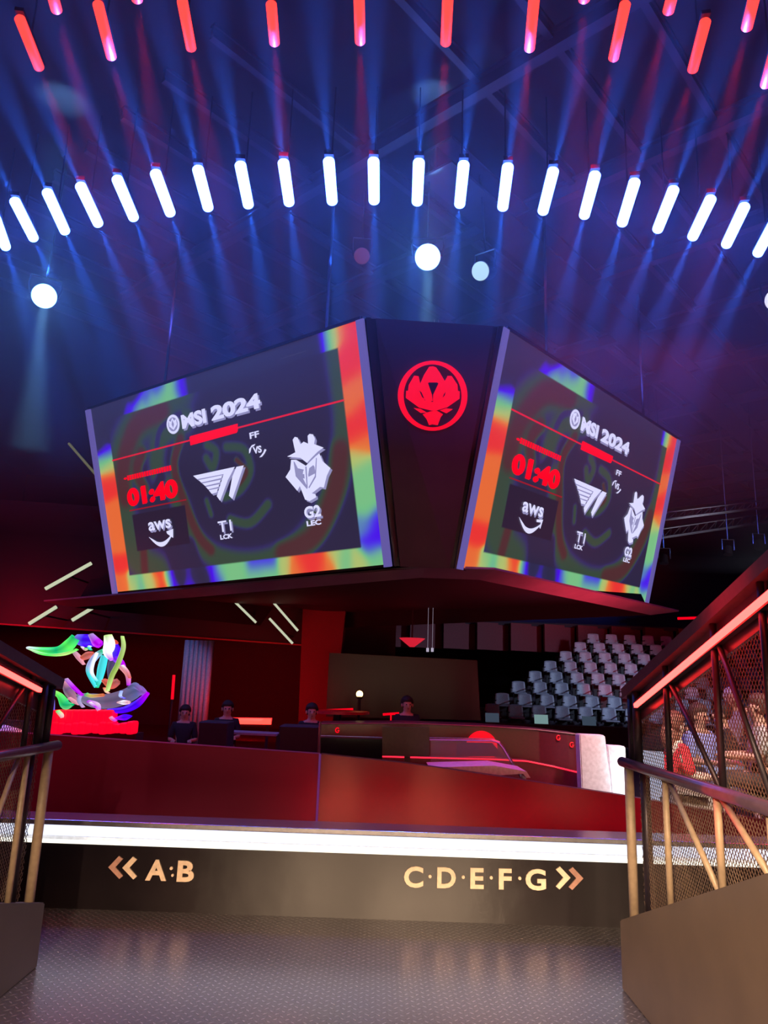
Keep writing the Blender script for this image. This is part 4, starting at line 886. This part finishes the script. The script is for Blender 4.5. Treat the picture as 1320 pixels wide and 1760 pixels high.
# ---------------------------------------------------------------- spectators
def person(name, head, facing, lean, skin, top, trousers, hair, label, seat_z=None, scale=1.0, arms='lap', longhair=False, ground=-.07):
    """seated figure; head: world position of the head centre; facing: angle in the ground plane"""
    hx, hy, hz = head; f = Vector((math.cos(facing), math.sin(facing), 0)); s = Vector((-f.y, f.x, 0)); up = Vector((0, 0, 1))
    hip = Vector((hx, hy, hz-.72*scale))-f*lean
    V = {}; root = empty(name, hip-up*.45, label, 'person')
    chest = hip.lerp(Vector(head), .58); neck = Vector(head)-up*.13*scale-f*.02
    nodes = [('hip', hip, .13), ('waist', hip.lerp(chest, .5), .115), ('chest', chest, .145), ('neck', neck, .055)]
    E_ = [('hip', 'waist'), ('waist', 'chest'), ('chest', 'neck')]
    nodes += [('hd0', Vector(head)-up*.06, .075), ('hd1', Vector(head)+up*.02, .095), ('hd2', Vector(head)+up*.09, .07)]; E_ += [('neck', 'hd0'), ('hd0', 'hd1'), ('hd1', 'hd2')]
    for k, sd in (('l', 1), ('r', -1)):
        sh = chest+s*sd*.18+up*.09; el = sh+s*sd*.05-up*.26+f*.06; wr = el+f*.22-s*sd*.08+up*.0; kn = hip+s*sd*.12+f*.44+up*.02; an = kn-up*max(.1, kn.z-ground-.06)+f*.02; toe = an+f*.17-up*.03
        nodes += [(k+'sh', sh, .062), (k+'el', el, .045), (k+'wr', wr, .030), (k+'pa', wr+f*.06, .036), (k+'th', hip+s*sd*.10+f*.02, .095), (k+'kn', kn, .065), (k+'an', an, .042), (k+'to', toe, .04)]
        E_ += [('chest', k+'sh'), (k+'sh', k+'el'), (k+'el', k+'wr'), (k+'wr', k+'pa'), ('hip', k+'th'), (k+'th', k+'kn'), (k+'kn', k+'an'), (k+'an', k+'to')]
        for i, (o_, L) in enumerate(((-.030, .055), (-.010, .07), (.010, .065), (.028, .05))):
            b0 = wr+f*.08+s*o_; nodes += [(f'{k}f{i}', b0+f*L*.5-up*.005, .009), (f'{k}g{i}', b0+f*L-up*.03, .008)]; E_ += [(k+'pa', f'{k}f{i}'), (f'{k}f{i}', f'{k}g{i}')]
        nodes += [(f'{k}t', wr+f*.05-s*sd*.05, .010)]; E_ += [(k+'pa', f'{k}t')]
    idx = {n_[0]: i for i, n_ in enumerate(nodes)}; off = Vector(root.location)
    me = bpy.data.meshes.new('body'); me.from_pydata([n_[1]-off for n_ in nodes], [(idx[a], idx[b]) for a, b in E_], [])
    o = bpy.data.objects.new('body', me); COL.objects.link(o); o.parent = root; me.materials.append(skin)
    md = o.modifiers.new('skin', 'SKIN'); md.use_smooth_shade = True
    for i, n_ in enumerate(nodes): me.skin_vertices[0].data[i].radius = (n_[2]*scale, n_[2]*scale*(1.25 if n_[0] in ('chest', 'waist', 'hip') else 1))
    me.skin_vertices[0].data[0].use_root = True
    o.modifiers.new('sub', 'SUBSURF').render_levels = 1; o.modifiers['sub'].levels = 1
    def cloth(nm, keys, edges, gr, mat):
        me = bpy.data.meshes.new(nm); d = {k: i for i, k in enumerate(keys)}; nn = {n_[0]: n_ for n_ in nodes}
        me.from_pydata([nn[k][1]-off for k in keys], [(d[a], d[b]) for a, b in edges], []); c_ = bpy.data.objects.new(nm, me); COL.objects.link(c_); c_.parent = root; me.materials.append(mat)
        m2 = c_.modifiers.new('skin', 'SKIN'); m2.use_smooth_shade = True
        for i, k in enumerate(keys): q = nn[k][2]+gr; me.skin_vertices[0].data[i].radius = (q, q*(1.3 if k in ('chest', 'waist', 'hip') else 1))
        me.skin_vertices[0].data[0].use_root = True; c_.modifiers.new('sub', 'SUBSURF').render_levels = 1
    cloth('shirt', ['chest', 'waist', 'hip', 'lsh', 'lel', 'rsh', 'rel'], [('chest', 'waist'), ('waist', 'hip'), ('chest', 'lsh'), ('lsh', 'lel'), ('chest', 'rsh'), ('rsh', 'rel')], .018, top)
    cloth('trousers', ['hip', 'lth', 'lkn', 'lan', 'rth', 'rkn', 'ran'], [('hip', 'lth'), ('lth', 'lkn'), ('lkn', 'lan'), ('hip', 'rth'), ('rth', 'rkn'), ('rkn', 'ran')], .014, trousers)
    H_ = Vector(head)
    bm = BM(); ball(bm, H_+up*.045-f*.025, .115, (1, 1, 1.05), 16, 12)
    for v_ in bm.verts:
        d = v_.co-H_
        if d.dot(f) > .03 and d.z < .07: v_.co = H_+Vector((0, 0, d.z*.8))+ (v_.co-H_-Vector((0, 0, d.z)))*.55
    if longhair: ball(bm, H_-f*.07-up*.10, .10, (1, 1, 1.5))
    obj('hair', bm, hair, root, True)
    bm = BM(); ball(bm, H_+f*.098-up*.02, .018, (1, 1, 1.4), 8, 6); obj('nose', bm, skin, root, True)
    for sd in (-1, 1):
        bm = BM(); ball(bm, H_+s*sd*.095, .025, (.6, .6, 1.3), 8, 6); obj('ear', bm, skin, root, True)
        bm = BM(); ball(bm, H_+f*.088+s*sd*.033+up*.012, .011, (1, 1, 1), 8, 6); obj('eye', bm, M_dark, root, True)
    bm = BM(); ball(bm, H_+f*.092-up*.06, .02, (1, 1, .4), 8, 6); obj('mouth', bm, pbr('lips', (.4, .12, .10), .5), root, True)
    return root
SK = pbr('skin', (.62, .38, .26), .55)
ppl = [((1163, 1249), 7.9, R(0), pbr('red_cloth', (.75, .01, .02), .8), pbr('beige_cloth', (.5, .4, .3), .8), pbr('auburn_hair', (.20, .06, .03), .7), 'person with auburn hair in a red top, sitting sideways, nearest the railing post', True),
       ((1203, 1232), 8.8, R(-60), pbr('blue_cloth', (.30, .42, .85), .8), pbr('denim', (.2, .3, .5), .8), pbr('brown_hair', (.08, .04, .03), .7), 'person in a light blue shirt sitting just behind the one in red', False),
       ((1240, 1228), 9.7, R(170), pbr('black_cloth', (.02, .015, .02), .9), pbr('pale_denim', (.25, .40, .65), .8), pbr('black_hair', (.02, .015, .015), .7), 'person in a black top and pale jeans facing left, seated behind the mesh', False),
       ((1300, 1218), 8.0, R(165), pbr('grey_pattern', (.42, .42, .38), .9, scale=60, var=.6), pbr('dark_cloth', (.04, .035, .035), .9), pbr('brown_hair', (.08, .04, .03), .7), 'person in a mottled grey shirt at the right edge behind the mesh', False),
       ((1257, 1200), 11.5, R(-100), pbr('lilac_cloth', (.35, .28, .42), .8), pbr('dark_cloth', (.04, .035, .035), .9), pbr('white_cap', (.75, .75, .8), .8), 'person with a white cap sitting farther back behind the mesh', False)]
for (px, py), Y, fa, top_, tr_, hr, lab, lh in ppl:
    h = at(px, py, Y); person('person', h, fa, .06, SK, top_, tr_, hr, lab, longhair=lh)
    # the bench seat that carries the figure
    f = Vector((math.cos(fa), math.sin(fa), 0)); b = h-Vector((0, 0, .72+.13+.02))-f*.06
    r = empty('folding_chair', (b.x, b.y, 0), 'dark chair under the '+lab.split(' sitting')[0].split(' facing')[0].split(' at the')[0], 'chair')
    bm = BM(); box(bm, (b.x+f.x*.12, b.y+f.y*.12, b.z-.03), (.44, .44, .05), Matrix.Rotation(fa, 3, 'Z'), .01); obj('seat', bm, M_seatd, r)
    for dx, dy in ((.18, .18), (-.18, .18), (.18, -.18), (-.18, -.18)):
        q = Matrix.Rotation(fa, 3, 'Z') @ Vector((dx, dy, 0)); bm = BM(); z1 = max(.02, b.z-.05); tube(bm, [(b.x+f.x*.12+q.x, b.y+f.y*.12+q.y, z1), (b.x+f.x*.12+q.x, b.y+f.y*.12+q.y, -.06)], .015, 8); obj('leg', bm, M_steel, r)
    bm = BM(); q = -f*.14; box(bm, (b.x+q.x, b.y+q.y, b.z+.22), (.04, .42, .3), Matrix.Rotation(fa, 3, 'Z'), .01); obj('backrest', bm, M_seatd, r)
lamp('audience_light', 'SPOT', (3.5, 4.5, 5), (4.0, 8.4, 1), 1800, (1, .86, .78), .3, 50, .6)
# stage crew heads behind desks
for (px, py), Y, lab in (((536, 1224), 13.5, 'crew member in dark clothes behind the black case beside the desk'), ((391, 1219), 14, 'crew member in dark clothes at the left end of the red light bar'), ((700, 1212), 13.5, 'crew member in dark clothes standing behind the desk, right of the round table'), ((318, 1226), 14.5, 'crew member in dark clothes at the foot of the pale curtain')):
    h = at(px, py, Y); person('person', h, R(-80), .03, SK, pbr('black_cloth', (.02, .015, .02), .9), pbr('dark_cloth', (.04, .035, .035), .9), pbr('black_hair', (.02, .015, .015), .7), lab, ground=.2)
    bm = BM(); box(bm, (h.x, h.y, (h.z-.87+.2)/2), (.4, .4, max(.08, h.z-.87-.2)), None, .01); tag(obj('stool', bm, M_seatd), 'dark box stool under the '+lab.split(' in ')[0]+lab.split('clothes')[1], 'stool')
# white lit board behind the right railing
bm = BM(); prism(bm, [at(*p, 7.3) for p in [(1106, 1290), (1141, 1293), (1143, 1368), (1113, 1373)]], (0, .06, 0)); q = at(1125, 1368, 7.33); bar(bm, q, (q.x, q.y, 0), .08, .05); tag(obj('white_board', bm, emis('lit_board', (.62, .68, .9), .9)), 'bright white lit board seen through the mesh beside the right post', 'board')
bm = BM(); prism(bm, [at(*p, 7.2) for p in [(1152, 1338), (1218, 1345), (1222, 1372), (1152, 1362)]], (0, .4, 0)); q = at(1185, 1365, 7.4); bar(bm, q, (q.x, q.y, 0), .4, .3); tag(obj('low_table', bm, pbr('cream_table', (.6, .5, .42), .6)), 'low pale table in front of the person in red behind the mesh', 'table')
# coloured side display seen through the left railing
root = empty('side_display', at(-40, 1380, 7.6).xy.to_3d(), 'blurred orange and violet lit display behind the left railing mesh', 'display')
bm = BM(); prism(bm, [at(*p, 7.6) for p in [(-160, 1225), (46, 1240), (40, 1400), (-160, 1400)]], (0, .1, 0)); bmd = obj('panel', bm, M_dark, root)
for pts, cols in (([(-60, 1262, 60), (0, 1262, 36), (38, 1272, 34)], [Vi, (.4, .2, .8), (.9, .15, .05)]), ([(-40, 1300, 30), (-2, 1303, 26), (14, 1330, 8)], [Vi, (.35, .3, .8), (.6, .6, .3)]), ([(-80, 1340, 70), (-20, 1355, 74), (10, 1345, 18)], [Or, (1, .08, .03), (.9, .12, .05)])):
    flat_ribbon('colour_patch', pts, cols, 7.5, EN, root)
